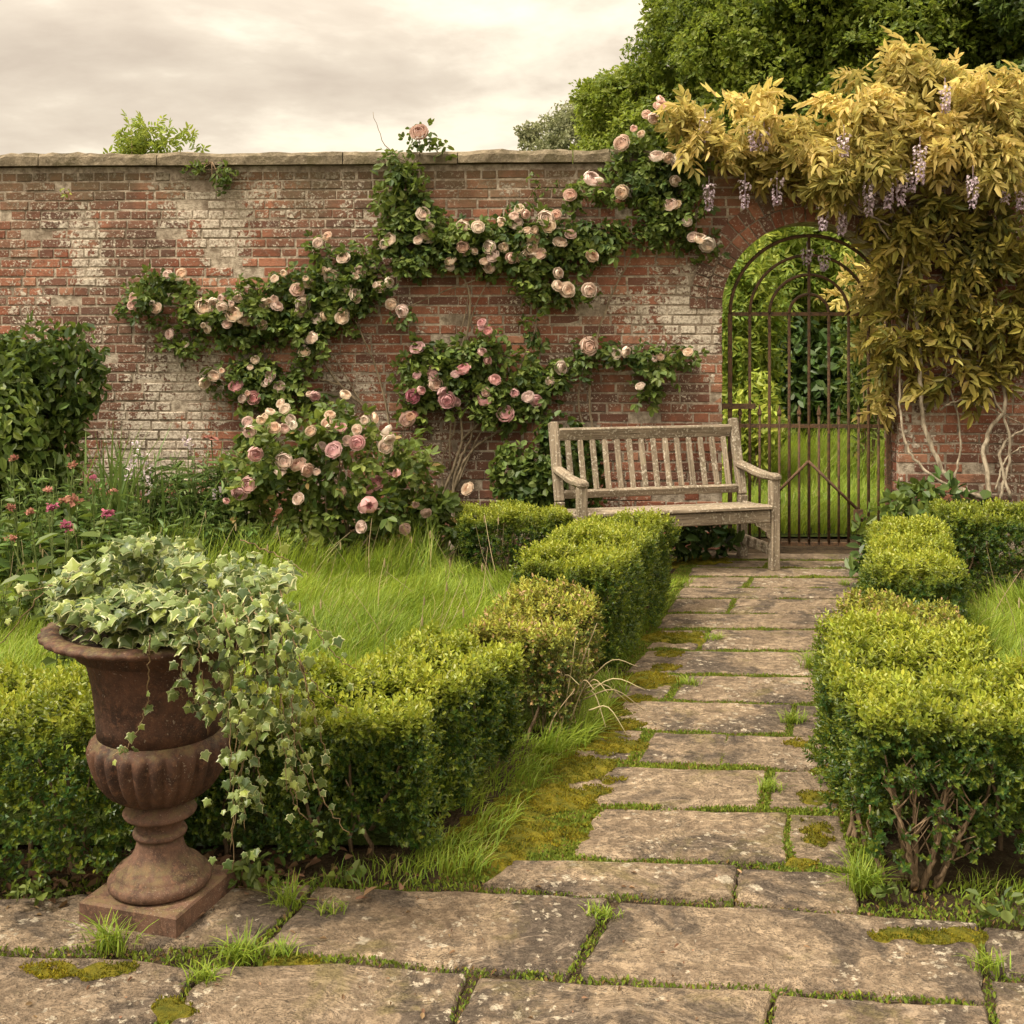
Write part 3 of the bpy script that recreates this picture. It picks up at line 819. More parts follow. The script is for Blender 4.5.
# ------------------------------------------------------------------ bench
def plank(name, parent, p0, p1, w, t, up=(0, 0, 1), shape=None, ch=.006, mat='wood', sag=None):
    """a board from p0 to p1; w across, t along up; its own object so the grain follows its length"""
    p0, p1 = np.array(p0, float), np.array(p1, float); x = norm(p1 - p0); up = np.array(up, float)
    z = norm(up - x * (up @ x)); y = np.cross(z, x); L = np.linalg.norm(p1 - p0)
    cs = [(-w / 2 + ch, -t / 2), (w / 2 - ch, -t / 2), (w / 2, -t / 2 + ch), (w / 2, t / 2 - ch), (w / 2 - ch, t / 2), (-w / 2 + ch, t / 2), (-w / 2, t / 2 - ch), (-w / 2, -t / 2 + ch)]
    st = [(0, .0, 1 - ch * 2 / min(w, t)), (ch, 0, 1)] + [(L * f, dz, s) for f, dz, s in (shape or [(.5, 0, 1)])] + [(L - ch, (shape or [(0, 0, 1)])[-1][1], 1), (L, (shape or [(0, 0, 1)])[-1][1], 1 - ch * 2 / min(w, t))]
    m_ = MB(); V = []
    for (xx, dz, s) in st:
        for (a, b) in cs: V.append((xx, a * s + rng.uniform(-.0012, .0012), b * s + dz + rng.uniform(-.0012, .0012)))
    k = 8; Fq = []
    for i in range(len(st) - 1):
        for j in range(k):
            Fq.append((i * k + j, i * k + (j + 1) % k, (i + 1) * k + (j + 1) % k, (i + 1) * k + j))
    m_.add(V, Fq)
    m_.ch.append((np.zeros((0, 3)), np.arange(k)[::-1][None], np.zeros(0), 0)); m_.ch.append((np.zeros((0, 3)), (np.arange(k) + (len(st) - 1) * k)[None], np.zeros(0), 0))
    o = bpy.data.objects.new(name, m_.mesh(name, M[mat]))
    from mathutils import Matrix
    mt = Matrix(((x[0], y[0], z[0], p0[0]), (x[1], y[1], z[1], p0[1]), (x[2], y[2], z[2], p0[2]), (0, 0, 0, 1)))
    o.matrix_local = mt
    col.objects.link(o); o.parent = parent
    return o
BTH = math.radians(15)
fr = np.array(G(774, 570))           # foot of the right front leg
BL, BD = 1.35, 0.50
bo = fr - BL * np.array([math.cos(BTH), math.sin(BTH)])   # left front leg
bench = thing('garden_bench', 'weathered grey wooden slatted bench with armrests standing against the brick wall', 'bench', (bo[0], bo[1], 0), rz=BTH)
lw = .062
for x in (0, BL):
    plank('leg', bench, (x, 0, 0), (x, 0, .60), lw, lw, (0, 1, 0))
    plank('leg', bench, (x, BD - .03, 0), (x, BD - .03, .44), lw, lw, (0, 1, 0))
    plank('back_post', bench, (x, BD - .03, .44), (x, BD + .12, .965), lw, .05, (0, 1, 0))
    plank('armrest', bench, (x, BD + .02, .652), (x, -.045, .615), .075, .045, (0, 0, 1), [(.25, -.004, 1), (.5, -.012, 1), (.75, -.008, 1), (.9, .004, 1)], .012)
    plank('side_stretcher', bench, (x, .03, .13), (x, BD - .06, .13), .032, .07, (0, 0, 1))
    plank('side_rail', bench, (x, .03, .37), (x, BD - .06, .36), .032, .08, (0, 0, 1))
plank('front_apron', bench, (lw / 2, -.002, .362), (BL - lw / 2, -.002, .362), .032, .085, (0, 0, 1))
for x, s in ((lw / 2, 1), (BL - lw / 2, -1)):
    m_ = MB()
    pts = [(0, 0), (.11, 0), (.10, -.02), (.075, -.028), (.055, -.05), (.03, -.062), (.02, -.095), (0, -.11)]
    V = [(x + s * a, y, .319 + b) for y in (-.012, .012) for a, b in pts]
    n = len(pts)
    Fq = [(i, (i + 1) % n, n + (i + 1) % n, n + i) for i in range(n)]
    m_.add(V, Fq); m_.ch.append((np.zeros((0, 3)), np.arange(n)[None], np.zeros(0), 0)); m_.ch.append((np.zeros((0, 3)), (np.arange(n)[::-1] + n)[None], np.zeros(0), 0))
    part('corner_bracket', m_, M['wood'], bench, local=True)
for k in range(5):
    y = -.03 + .105 * k; z = .428 - .012 * k + (.0 if k else -.004)
    if k == 0: plank('seat_slat', bench, (lw / 2, y + .025, z), (BL - lw / 2, y + .025, z), .085, .026)
    else: plank('seat_slat', bench, (lw / 2 if k < 4 else lw / 2, y + .02, z), (BL - lw / 2, y + .02, z), .085, .024)
def backp(z): f = (z - .44) / .56; return BD - .03 + .16 * f
plank('top_rail', bench, (lw / 2, backp(.882), .882), (BL - lw / 2, backp(.882), .882), .038, .085, (0, -.28, 1))
plank('bottom_rail', bench, (lw / 2, backp(.485), .485), (BL - lw / 2, backp(.485), .485), .036, .055, (0, -.28, 1))
for i in range(14):
    x = lw / 2 + (BL - lw) * (i + .7) / 14.4
    plank('back_slat', bench, (x, backp(.51) , .511), (x, backp(.842), .841), .040, .018, (0, 1, 0), ch=.004)

# ------------------------------------------------------------------ urn
UX, UY = (160 - 512) * 3.2 / F_PX, 3.2
S = 3.2 / F_PX
urn = thing('garden_urn', 'large rusty cast iron urn with fluted bowl on a square plinth', 'urn', (UX, UY, 0.003))
PH = .058; ps = .150; pr = math.radians(-17)
m_ = MB()
pc = [(-1, -1), (1, -1), (1, 1), (-1, 1)]
V = []
for (s, z) in ((1, 0), (1, PH - .006), (.965, PH)):
    for a, b in pc: V.append((ps * s * (a * math.cos(pr) - b * math.sin(pr)), ps * s * (a * math.sin(pr) + b * math.cos(pr)), z))
m_.add(V, [(0, 1, 5, 4), (1, 2, 6, 5), (2, 3, 7, 6), (3, 0, 4, 7), (4, 5, 9, 8), (5, 6, 10, 9), (6, 7, 11, 10), (7, 4, 8, 11), (8, 9, 10, 11)])
part('plinth', m_, M['urn_base'], urn, local=True)
def zz(y): return (905 - y) * S * 1.0 
def lp(name, prof, mat, rmod=None, n=64):
    m_ = MB(); lathe(m_, [(r * S, z) for r, z in prof], n, (0, 0, 0), rmod); return part(name, m_, M[mat], urn, smooth=True, local=True)
z0 = PH
lp('foot', [(20, z0 + .001), (46, z0 + .001), (49.5, z0 + .010), (50, z0 + .024), (48, z0 + .034), (44, z0 + .040), (43.5, z0 + .045), (41, z0 + .054), (34, z0 + .066), (28, z0 + .082), (24.5, z0 + .100), (22.5, z0 + .120), (22, z0 + .135)], 'urn_base')
lp('stem', [(22, z0 + .1351), (25.5, z0 + .139), (26.5, z0 + .147), (25, z0 + .155), (22, z0 + .158), (21.5, z0 + .168), (24, z0 + .186), (28, z0 + .190), (34.5, z0 + .197), (36, z0 + .205), (34, z0 + .215), (29, z0 + .224), (27, z0 + .235)], 'urn_base')
zb = z0 + .236
def flute(a, i):
    k = [0, .35, .9, 1, 1, 1, .9, .45, .05, 0, 0][min(i, 10)]
    return 1 + .085 * k * (np.abs(np.sin(a * 13)) - .75)
lp('bowl', [(27, zb), (40, zb + .014), (51, zb + .036), (59, zb + .066), (64, zb + .098), (67, zb + .128), (68.5, zb + .150), (68, zb + .166), (65, zb + .178), (61, zb + .186), (60, zb + .192)], 'urn', flute, 234)
zn = zb + .192
lp('neck', [(60, zn + .0005), (61, zn + .04), (62.5, zn + .09), (65, zn + .14), (69, zn + .19), (74, zn + .225), (81, zn + .250), (90, zn + .266)], 'urn')
zr = zn + .266
def gad(a, i): return 1 + (.016 if 1 <= i <= 4 else 0) * np.sin(a * 34 + i * .7)
lp('rim', [(90, zr + .0005), (99, zr + .003), (107, zr + .008), (112, zr + .016), (112, zr + .025), (107, zr + .032), (100, zr + .034), (94, zr + .030), (88, zr + .010), (80, zr - .04)], 'urn', gad, 160)
URN_TOP = .003 + zr + .034
m_ = MB(); lathe(m_, [(80, 0), (60, .012), (30, .02), (.5, .022)], 24, (UX, UY, 0)); 
m_ = MB(); lathe(m_, [(84 * S, -.02), (60 * S, .0), (30 * S, .012), (1 * S, .014)], 24, (UX, UY, URN_TOP - .03))
single('potting_soil', m_, M['soil'], 'dark soil filling the rusty urn under the ivy', 'soil', (UX, UY, URN_TOP - .05))

# ================================================================== PLANTS
UP = np.array([0, 0, 1.0])
def lobes_points(lobes, counts, flat=.0):
    """lobes: (center, radii); points near each lobe's surface with outward normals"""
    P_, N_, L_ = [], [], []
    for i, ((c, r), n) in enumerate(zip(lobes, counts)):
        d = rdir(n); rr = rng.uniform(.45, 1.0, n) ** .55
        P_.append(np.asarray(c) + d * np.asarray(r) * rr[:, None]); N_.append(norm(d / np.maximum(np.asarray(r), .01))); L_.append(np.full(n, i))
    return np.concatenate(P_), np.concatenate(N_), np.concatenate(L_)
def leaf_frames(nrm, up=.5, jit=.6, droop=0.0):
    n = len(nrm)
    z = norm(nrm * 1.0 + UP * up + rng.normal(0, jit, (n, 3)))
    t = norm(rng.normal(0, 1, (n, 3)) + nrm * .6 - UP * droop)
    return frames(t, z)
def in_wall(pos):                   # points that would lie inside the wall
    rel = pos[:, :2] - WP; w = rel @ WN; u = rel @ WD
    return (w < .03) & (w > -TH - .03) & (pos[:, 2] < WALL_H + COP + .02) & ((np.abs(u - uC) > RA - .02) | (pos[:, 2] > vS + RA * .6))
def foliage(lobes, per_m2, T, size, mats, up=.4, jit=.6, droop=.2, tone=.45, tvar=.25, zmin=0.02, mb=None, clip_wall=True, lump=0):
    mb = mb or MB()
    counts = [max(4, int(per_m2 * 4 * PI * ((r[0] * r[1]) ** 1.6 / 3 + (r[0] * r[2]) ** 1.6 / 3 + (r[1] * r[2]) ** 1.6 / 3) ** (1 / 1.6))) for _, r in lobes]
    p, nn, li = lobes_points(lobes, counts)
    lt = rng.uniform(-tvar, tvar, len(lobes))
    t = tone + lt[li] + rng.normal(0, .1, len(p))
    k = p[:, 2] > zmin
    if clip_wall: k &= ~in_wall(p)
    p, nn, t = p[k], nn[k], t[k]
    s = size * rng.uniform(.65, 1.2, len(p))
    R = leaf_frames(nn, up, jit, droop)
    scatter_any(mb, T, p - np.einsum('nij,j->ni', R, np.array([0, .4, 0])) * s[:, None], R, s, t)
    return mb
def sub_lobes(c, r, n, rr, zbias=0.0):
    d = rdir(n); d[:, 2] = d[:, 2] + zbias; d = norm(d)
    rad = rng.uniform(.35, .85, n)
    return [(np.asarray(c) + d[i] * np.asarray(r) * rad[i], np.asarray(rr) * rng.uniform(.7, 1.25)) for i in range(n)]
def bush(name, label, cat, c, r, T, mat, size=.09, per=90, n=14, rr=.35, group=None, tone=.45, stems=5, stem_mat='twig', ground=True, **kw):
    c = np.array(c, float); r = np.array(r, float)
    base = np.array([c[0], c[1], 0.0 if ground else c[2] - r[2]])
    root = thing(name, label, cat, base, group)
    lob = sub_lobes(c, r, n, r * rr if np.ndim(rr) == 0 else rr)
    part('foliage', foliage(lob, per, T, size, mat, tone=tone, **kw), M[mat], root)
    if stems:
        m_ = MB()
        for i in range(stems):
            e = lob[i % len(lob)][0]
            s = base + np.array([rng.uniform(-.3, .3) * r[0] * .4, rng.uniform(-.3, .3) * r[1] * .3, -.02])
            mid = (s + e) / 2 + rng.normal(0, .06, 3) * r
            tube(m_, smooth_path([s, mid, e], 5), np.linspace(.012, .004, 11), 5)
        part('stem', m_, M[stem_mat], root, smooth=True)
    return root

# ------------------------------------------------------------------ box hedges
def hedge(label, segs, h, dens=1500, mat='box', base_tone=.05, top_tone=.80, bare=0.0, stems=8, gap=.05, dry=None):
    """segs: list of (x0, y0, x1, y1, width): centre lines of clipped runs"""
    b0 = np.array([np.mean([(s[0] + s[2]) / 2 for s in segs]), np.mean([(s[1] + s[3]) / 2 for s in segs]), 0])
    root = thing('box_hedge', label, 'hedge', b0, 'clipped box hedges edging the path and lawns')
    fo, stm = MB(), MB()
    for (x0, y0, x1, y1, w) in segs:
        a = np.array([x0, y0]); d = np.array([x1, y1]) - a; L = np.linalg.norm(d); d /= L; q = np.array([-d[1], d[0]])
        hb = h * rng.uniform(.98, 1.02); rd = .09
        areas = np.array([L * w * 1.25, L * hb, L * hb, w * hb, w * hb]); n = int(areas.sum() * dens * 1.3)
        f = rng.choice(5, n, p=areas / areas.sum())
        l = rng.uniform(0, L, n); t = rng.uniform(-w / 2, w / 2, n); z = rng.uniform(gap, hb, n)
        t = np.where(f == 1, -w / 2, np.where(f == 2, w / 2, t)); l = np.where(f == 3, 0, np.where(f == 4, L, l)); z = np.where(f == 0, hb, z)
        p = np.stack([l, t, z], -1)
        lo = np.array([rd, -w / 2 + rd, gap]); hi = np.array([L - rd, w / 2 - rd, hb - rd])
        cq = np.clip(p, lo, hi); nn = norm(p - cq + 1e-6); p = cq + nn * rd
        def towld(v): return np.concatenate([v[:, :1] * d[0] + v[:, 1:2] * q[0], v[:, :1] * d[1] + v[:, 1:2] * q[1], v[:, 2:3]], 1)
        pw = towld(p) + np.array([a[0], a[1], 0]); nw = towld(nn)
        lump = .034 * noise(pw, 2.6, 10) + .034 * noise(pw, 6.0, 11) + .024 * noise(pw, 14, 12) + .012 * noise(pw, 31, 13)
        depth = np.where(rng.random(n) < .70, rng.exponential(.014, n), rng.uniform(.03, .19, n))
        pw = pw + nw * (lump - depth)[:, None]
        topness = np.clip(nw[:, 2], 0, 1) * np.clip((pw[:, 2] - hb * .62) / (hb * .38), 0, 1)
        keep = pw[:, 2] > gap * (1 + .9 * noise(pw, 9, 14))
        if bare: keep &= ~((noise(pw, 6, 15) > .9 - bare) & (nw[:, 2] < .6) & (pw[:, 2] < hb * .62))
        if bare:         # the leafless corner where old stems show
            keep &= ~((pw[:, 0] > 1.0) & (pw[:, 0] < 1.34) & (pw[:, 1] < 3.42) & (pw[:, 2] < .30 + .05 * noise(pw, 12, 19)) & (rng.random(n) < .66))
        pw, nw, topness, depth = pw[keep], nw[keep], topness[keep], depth[keep]
        n = len(pw)
        axis = norm(nw * .75 + UP * (.45 + .3 * topness[:, None]) + rng.normal(0, .33, (n, 3)))
        zr_ = norm(rng.normal(0, 1, (n, 3)))
        R = frames(axis, zr_)
        s = rng.uniform(.036, .060, n) * (1 + .25 * topness)
        pn = noise(pw, 4.5, 16) * .5 + noise(pw, 14, 17) * .4
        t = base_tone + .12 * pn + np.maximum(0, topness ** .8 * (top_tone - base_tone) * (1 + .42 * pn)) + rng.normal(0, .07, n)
        # stray young shoots on the sides
        t = t + (rng.random(n) < .06) * .25
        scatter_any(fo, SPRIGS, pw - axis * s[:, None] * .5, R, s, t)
        for i in range(int(stems * L / .8) + 1):
            ll = rng.uniform(.05, L - .05); tt = rng.choice([-1, 1]) * rng.uniform(.05, w / 2 - .03)
            s0 = np.array([[ll, tt * .7, -.02]]); e0 = np.array([[np.clip(ll + rng.uniform(-.12, .12), .03, L - .03), tt * 1.05, rng.uniform(.45, .8) * hb]])
            md = (s0 + e0) / 2 + rng.normal(0, .02, 3)
            q3 = [(towld(v) + np.array([a[0], a[1], 0]))[0] for v in (s0, md, e0)]
            tube(stm, smooth_path(q3, 4, .004), np.linspace(.008, .003, 9), 5)
    if bare:
        for (bx, tx, hh, rr_) in ((1.17, 1.06, .34, .008), (1.19, 1.24, .30, .008), (1.22, 1.33, .26, .007), (1.16, 1.14, .36, .006)):
            tr = smooth_path([(bx, 3.33, -.02), ((bx * 2 + tx) / 3, 3.29, hh * .35), (tx, 3.28, hh)], 6, .004); tube(stm, tr, np.linspace(rr_, rr_ * .4, len(tr)), 6)
            for k_ in range(4):
                q0 = tr[5 + k_ * 2]; q1 = q0 + np.array([rng.uniform(-.08, .08), rng.uniform(-.05, .02), rng.uniform(.05, .12)]); tube(stm, smooth_path([q0, (q0 + q1) / 2 + rng.normal(0, .006, 3), q1], 4), np.linspace(.003, .001, 9), 5)
    part('foliage', fo, M[mat], root)
    part('stem', stm, M['twig'], root, smooth=True)
    return root
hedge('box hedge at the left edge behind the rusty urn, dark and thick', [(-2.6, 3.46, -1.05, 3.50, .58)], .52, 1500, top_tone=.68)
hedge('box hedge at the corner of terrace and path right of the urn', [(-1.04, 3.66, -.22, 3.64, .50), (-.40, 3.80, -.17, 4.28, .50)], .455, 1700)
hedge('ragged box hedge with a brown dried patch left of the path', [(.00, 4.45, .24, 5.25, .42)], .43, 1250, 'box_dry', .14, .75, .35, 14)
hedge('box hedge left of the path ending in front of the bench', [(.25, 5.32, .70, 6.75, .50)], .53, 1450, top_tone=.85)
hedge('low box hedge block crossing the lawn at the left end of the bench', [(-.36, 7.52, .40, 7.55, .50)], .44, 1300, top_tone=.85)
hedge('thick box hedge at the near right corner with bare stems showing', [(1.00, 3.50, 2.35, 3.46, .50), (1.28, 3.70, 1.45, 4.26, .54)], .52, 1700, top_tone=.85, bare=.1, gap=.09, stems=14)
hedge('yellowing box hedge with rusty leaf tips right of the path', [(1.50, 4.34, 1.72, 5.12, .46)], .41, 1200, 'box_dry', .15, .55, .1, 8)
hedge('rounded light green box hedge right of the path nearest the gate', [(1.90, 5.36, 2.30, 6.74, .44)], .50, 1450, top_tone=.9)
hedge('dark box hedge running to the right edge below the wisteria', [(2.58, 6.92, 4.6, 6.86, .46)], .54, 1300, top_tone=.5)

# dry stalks caught in the ragged hedge
m_ = MB()
for i in range(38):
    p = np.array([rng.normal(.16, .07), rng.normal(4.62, .10), 0.02]); p2 = p + np.array([rng.normal(.02, .09), rng.normal(-.04, .07), rng.uniform(.15, .44)])
    tube(m_, smooth_path([p, (p + p2) / 2 + rng.normal(0, .02, 3), p2], 4), np.linspace(.0035, .0015, 9), 4)
for i in range(14):
    p = np.array([rng.normal(.24, .05), rng.normal(4.60, .25), .15]); p2 = p + np.array([rng.uniform(.05, .25), rng.normal(-.1, .1), rng.uniform(-.1, .12)])
    tube(m_, smooth_path([p, (p + p2) / 2 + np.array([0, 0, .06]), p2], 4), np.linspace(.0035, .0012, 9), 4)
single('dead_stalks', m_, M['straw'], 'bunch of dead straw coloured stalks in the gap of the ragged hedge', 'dead plant', (.1, 4.66, 0), smooth=True)

# ------------------------------------------------------------------ roses
def blossomT(seed, open_=1.0):
    """a full cupped rose: nested shells of petals"""
    r = np.random.default_rng(seed); V, Fq, T = [], [], []
    b = 0
    for cnt, R_, end, tn in [(3, .22, 12, .85), (4, .36, 26, .7), (5, .52, 36, .5), (6, .70, 48, .3), (6, .86, 68 * open_, .1), (7, .98, 98 * open_, -.05)]:
        a0 = r.uniform(0, 6.28)
        for k in range(cnt):
            a = a0 + k * 2 * PI / cnt + r.uniform(-.2, .2); RR = R_ * r.uniform(.92, 1.08); wd = 2 * PI / cnt * 1.3; e_ = math.radians(end * r.uniform(.85, 1.15)); tw = r.uniform(-.08, .08)
            for i in range(4):
                v = i / 3
                for j in range(4):
                    u = j / 3 - .5
                    ph = math.radians(150) * (1 - v) + (e_ + .5 * u * u * 2) * v
                    q = RR * (1 + .16 * v * v + .12 * abs(u) * v + tw * u + r.uniform(-.05, .05) * v)
                    az = a + u * wd * (.55 + .45 * v)
                    V.append((q * math.sin(ph) * math.cos(az), q * math.sin(ph) * math.sin(az), (.12 + q * math.cos(ph) * .66))); T.append(tn + .25 * (1 - v))
            for i in range(3):
                for j in range(3):
                    q = b + i * 4 + j; Fq.append((q, q + 1, q + 5, q + 4))
            b += 16
    return np.array(V), np.array(Fq), np.array(T)
BT = [blossomT(1, 1.0), blossomT(2, .85), blossomT(3, 1.15), blossomT(4, .6)]
BM = {}
def bmesh_of(kind, i):
    if (kind, i) not in BM:
        mb_ = MB(); mb_.add(*BT[i]); BM[(kind, i)] = mb_.mesh('rose_blossom', M[kind], smooth=True)
    return BM[(kind, i)]
def blossom(parent, p, r, kind, look=None):
    i = int(rng.integers(0, 4)) if r > .035 else 3
    o = bpy.data.objects.new('rose_blossom', bmesh_of(kind, i))
    col.objects.link(o); o.parent = parent
    o.location = tuple(np.asarray(p) - wloc(parent))
    d = norm(np.array([-.05, -1.0, .35]) + rng.normal(0, .38, 3)) if look is None else look
    from mathutils import Vector
    o.rotation_euler = Vector(d).to_track_quat('Z', 'Y').to_euler()
    o.scale = (r * .82,) * 3
    return o
def climber(label, root_px, clumps, canes, flowers, kind, thick=.12, per=135, size=.115, tone=.42):
    rp = W(root_px[0], root_px[1], .12); rp[2] = 0.0
    root = thing('climbing_rose', label, 'climbing rose', rp)
    lob = []
    for (cx, cy, rx, ry) in clumps:
        k = max(2, int(rx * ry / 120))
        for _ in range(k):
            a, r_ = rng.uniform(0, 6.28), math.sqrt(rng.random()) * .75
            w = rng.uniform(.06, thick + .05)
            s = rng.uniform(.34, .56)
            c = W(cx + rx * r_ * math.cos(a), cy + ry * r_ * math.sin(a), w)
            mn = max(8, s * min(rx, ry))
            lob.append((c, np.array([max(9, rx * s), 11, max(8, ry * s * 1.05)]) / 137))
    extra = []
    for f in flowers:
        lob.append((W(f[0] + rng.uniform(-3, 3), f[1] + 4, .09), np.array([13, 9, 12]) / 137))
        for _ in range(2):
            if rng.random() < .34: extra.append((f[0] + rng.uniform(-11, 11), f[1] + rng.uniform(-9, 9), rng.uniform(3.0, 6.5)))
    flowers = flowers + extra[:max(0, 98 - len(flowers))]
    part('foliage', foliage(lob, per, ROSELEAF, size, 'rose_leaf', up=.35, jit=.55, droop=.45, tone=tone, tvar=.3), M['rose_leaf'], root)
    cm = MB()
    for pts, r0 in canes:
        w3 = [W(x, y, w_) for x, y, w_ in [(q + (.06,))[:3] if len(q) == 2 else q for q in pts]]
        sp_ = smooth_path(w3, 6, .004)
        tube(cm, sp_, np.linspace(r0, r0 * .35, len(sp_)), 6)
    part('cane', cm, M['cane'], root, smooth=True)
    for f in flowers:
        x, y, r = f[0], f[1], f[2]; kd = f[3] if len(f) > 3 else (kind if rng.random() > .25 else {'apricot': 'peach', 'pink': 'peach'}.get(kind, kind))
        blossom(root, W(x, y, rng.uniform(.16, .22) + (.03 if len(f) > 3 else 0)), r / 137 * 1.0, kd)
    return root
climber('apricot climbing rose spreading over the left part of the brick wall', (395, 500),
    [(160, 292, 34, 26), (212, 314, 42, 18), (265, 305, 45, 26), (325, 290, 42, 32), (368, 275, 28, 34), (230, 338, 42, 12), (305, 330, 30, 20), (345, 312, 28, 22), (262, 382, 46, 26), (300, 370, 24, 24), (316, 345, 14, 14), (285, 395, 26, 20), (190, 340, 14, 8)],
    [([(395, 500), (372, 420), (340, 385), (300, 340), (220, 325), (165, 305)], .013), ([(395, 500), (385, 400), (360, 330), (330, 290)], .011), ([(340, 385), (300, 375), (240, 380)], .008), ([(385, 440), (345, 375), (330, 350)], .007)],
    [(318, 243, 6), (343, 258, 8), (331, 277, 8), (323, 271, 5), (347, 288, 7), (297, 290, 8), (308, 283, 6), (303, 304, 9), (318, 319, 7), (342, 318, 8), (275, 279, 5), (284, 273, 4), (266, 304, 7), (277, 306, 7), (239, 297, 7), (204, 307, 10), (214, 302, 6), (222, 307, 7), (235, 314, 10), (247, 320, 7), (227, 324, 6), (262, 325, 6), (208, 329, 5), (178, 279, 6), (156, 308, 7), (132, 305, 6), (133, 296, 4), (170, 334, 6), (186, 345, 4), (313, 338, 7), (304, 352, 7), (236, 386, 8, 'pink'), (214, 376, 7), (253, 398, 8, 'pink'), (279, 387, 7), (268, 381, 5), (315, 396, 6, 'pink'), (255, 360, 5), (359, 273, 8), (345, 288, 5), (355, 296, 8), (380, 287, 7), (402, 311, 8)],
    'apricot')
climber('apricot climbing rose with tall shoots rising above the coping in mid wall', (440, 500),
    [(405, 165, 26, 26), (400, 195, 30, 20), (412, 218, 36, 24), (386, 150, 12, 14), (430, 145, 16, 10), (420, 240, 44, 28), (470, 242, 44, 26), (520, 242, 40, 32), (565, 245, 40, 28), (600, 238, 22, 18), (545, 285, 34, 16), (533, 312, 18, 18), (530, 345, 16, 20), (575, 200, 20, 10), (400, 262, 26, 14)],
    [([(440, 500), (462, 440), (455, 380), (470, 300), (440, 230), (415, 160)], .013), ([(462, 440), (500, 400), (535, 330), (540, 250), (590, 240)], .011), ([(450, 470), (452, 380), (462, 330), (475, 260)], .008), ([(455, 380), (478, 300), (510, 250)], .008), ([(415, 170), (385, 145, .1), (373, 112, .12)], .005), ([(415, 170), (420, 150, .1), (419, 132, .12)], .006), ([(475, 280), (400, 310), (385, 330)], .006)],
    [(423, 214, 8), (390, 240, 8), (427, 236, 9), (418, 240, 6), (463, 227, 8), (478, 227, 8), (463, 247, 7, 'faded'), (450, 261, 8), (490, 247, 8), (493, 256, 8), (490, 267, 7), (474, 251, 5), (511, 258, 7), (519, 209, 6), (516, 224, 8), (520, 233, 5), (546, 218, 9), (550, 226, 8), (533, 238, 8), (531, 248, 8), (526, 256, 7), (540, 254, 7), (560, 242, 8), (592, 256, 8), (558, 273, 7), (558, 286, 7), (567, 290, 9), (589, 290, 9), (501, 221, 5), (419, 132, 11, 'faded'), (591, 179, 9), (570, 195, 8), (430, 226, 5)],
    'apricot')
climber('pale apricot climbing rose beside the gate arch with a low spray above the bench', (600, 480),
    [(640, 172, 30, 28), (665, 205, 32, 34), (650, 232, 38, 16), (690, 190, 22, 38), (620, 243, 28, 8), (640, 145, 14, 8), (610, 352, 30, 18), (645, 365, 38, 18), (655, 395, 13, 14), (588, 366, 20, 10), (676, 354, 14, 8), (560, 370, 14, 12), (610, 190, 18, 10)],
    [([(600, 480), (578, 400), (600, 355), (650, 360)], .010), ([(600, 480), (590, 380), (610, 300), (640, 240), (665, 180)], .011), ([(560, 390), (590, 365), (620, 350)], .006)],
    [(622, 192, 8), (622, 143, 9), (657, 157, 8), (641, 134, 5), (679, 159, 9), (671, 205, 8), (675, 181, 7), (687, 222, 6), (693, 237, 7), (707, 244, 9), (661, 106, 9, 'peach'), (668, 158, 6), (589, 346, 10), (615, 354, 7), (660, 357, 5), (640, 386, 6), (561, 368, 8), (550, 381, 5), (688, 352, 6), (684, 156, 7), (653, 118, 6, 'peach')],
    'apricot', per=130)
climber('pink climbing rose low on the wall left of the bench', (455, 500),
    [(430, 375, 38, 34), (480, 375, 44, 32), (522, 388, 34, 26), (498, 405, 44, 18), (420, 405, 28, 18), (556, 380, 22, 16), (475, 345, 14, 12), (405, 385, 14, 18)],
    [([(452, 505), (460, 470), (478, 445), (505, 430), (515, 428)], .015), ([(450, 505), (458, 465), (470, 440), (475, 415), (470, 380)], .013), ([(445, 500), (442, 460), (455, 420), (430, 380)], .010), ([(440, 505), (412, 460), (405, 430), (425, 400)], .007), ([(455, 490), (490, 420), (560, 380)], .007)],
    [(417, 348, 9), (463, 369, 9), (428, 370, 7), (435, 384, 8), (413, 396, 8, 'deep'), (447, 400, 10), (495, 380, 7), (485, 400, 9), (505, 414, 10), (528, 397, 7), (536, 401, 7), (482, 352, 5), (488, 331, 5), (515, 393, 5), (407, 419, 9, 'faded'), (442, 391, 6)],
    'pink', tone=.48)

# rose bush in the border, in front of the wall
rbY = 7.55
rb = thing('rose_bush', 'pink flowering rose bush in the border in front of the left climbing rose', 'rose bush', (P(330, 560, rbY)[0], rbY, 0))
lob = []
for (cx, cy, rx, ry) in [(270, 470, 40, 35), (330, 480, 55, 45), (385, 495, 45, 38), (310, 440, 50, 26), (290, 510, 55, 34), (350, 525, 60, 30), (420, 520, 30, 26), (355, 440, 36, 24), (250, 495, 24, 24), (400, 460, 22, 22), (260, 430, 20, 18)]:
    for _ in range(5):
        a, r_ = rng.uniform(0, 6.28), math.sqrt(rng.random()) * .8
        s = rng.uniform(.35, .55); Yc = rbY + rng.uniform(-.22, .25)
        lob.append((P(cx + rx * r_ * math.cos(a), cy + ry * r_ * math.sin(a), Yc), np.array([rx * s, 20, ry * s]) / 152))
lob += [(P(425, 500, 7.6), (.18, .14, .16)), (P(410, 470, 7.6), (.16, .14, .16)), (P(440, 520, 7.6), (.15, .12, .12)), (P(245, 520, 7.5), (.16, .12, .14)), (P(330, 415, 7.6), (.2, .1, .1)), (P(285, 420, 7.6), (.16, .1, .1))]
part('foliage', foliage(lob, 95, ROSELEAF, .14, 'bush_leaf', up=.45, jit=.55, droop=.35, tone=.42, tvar=.3), M['bush_leaf'], rb)
cm = MB()
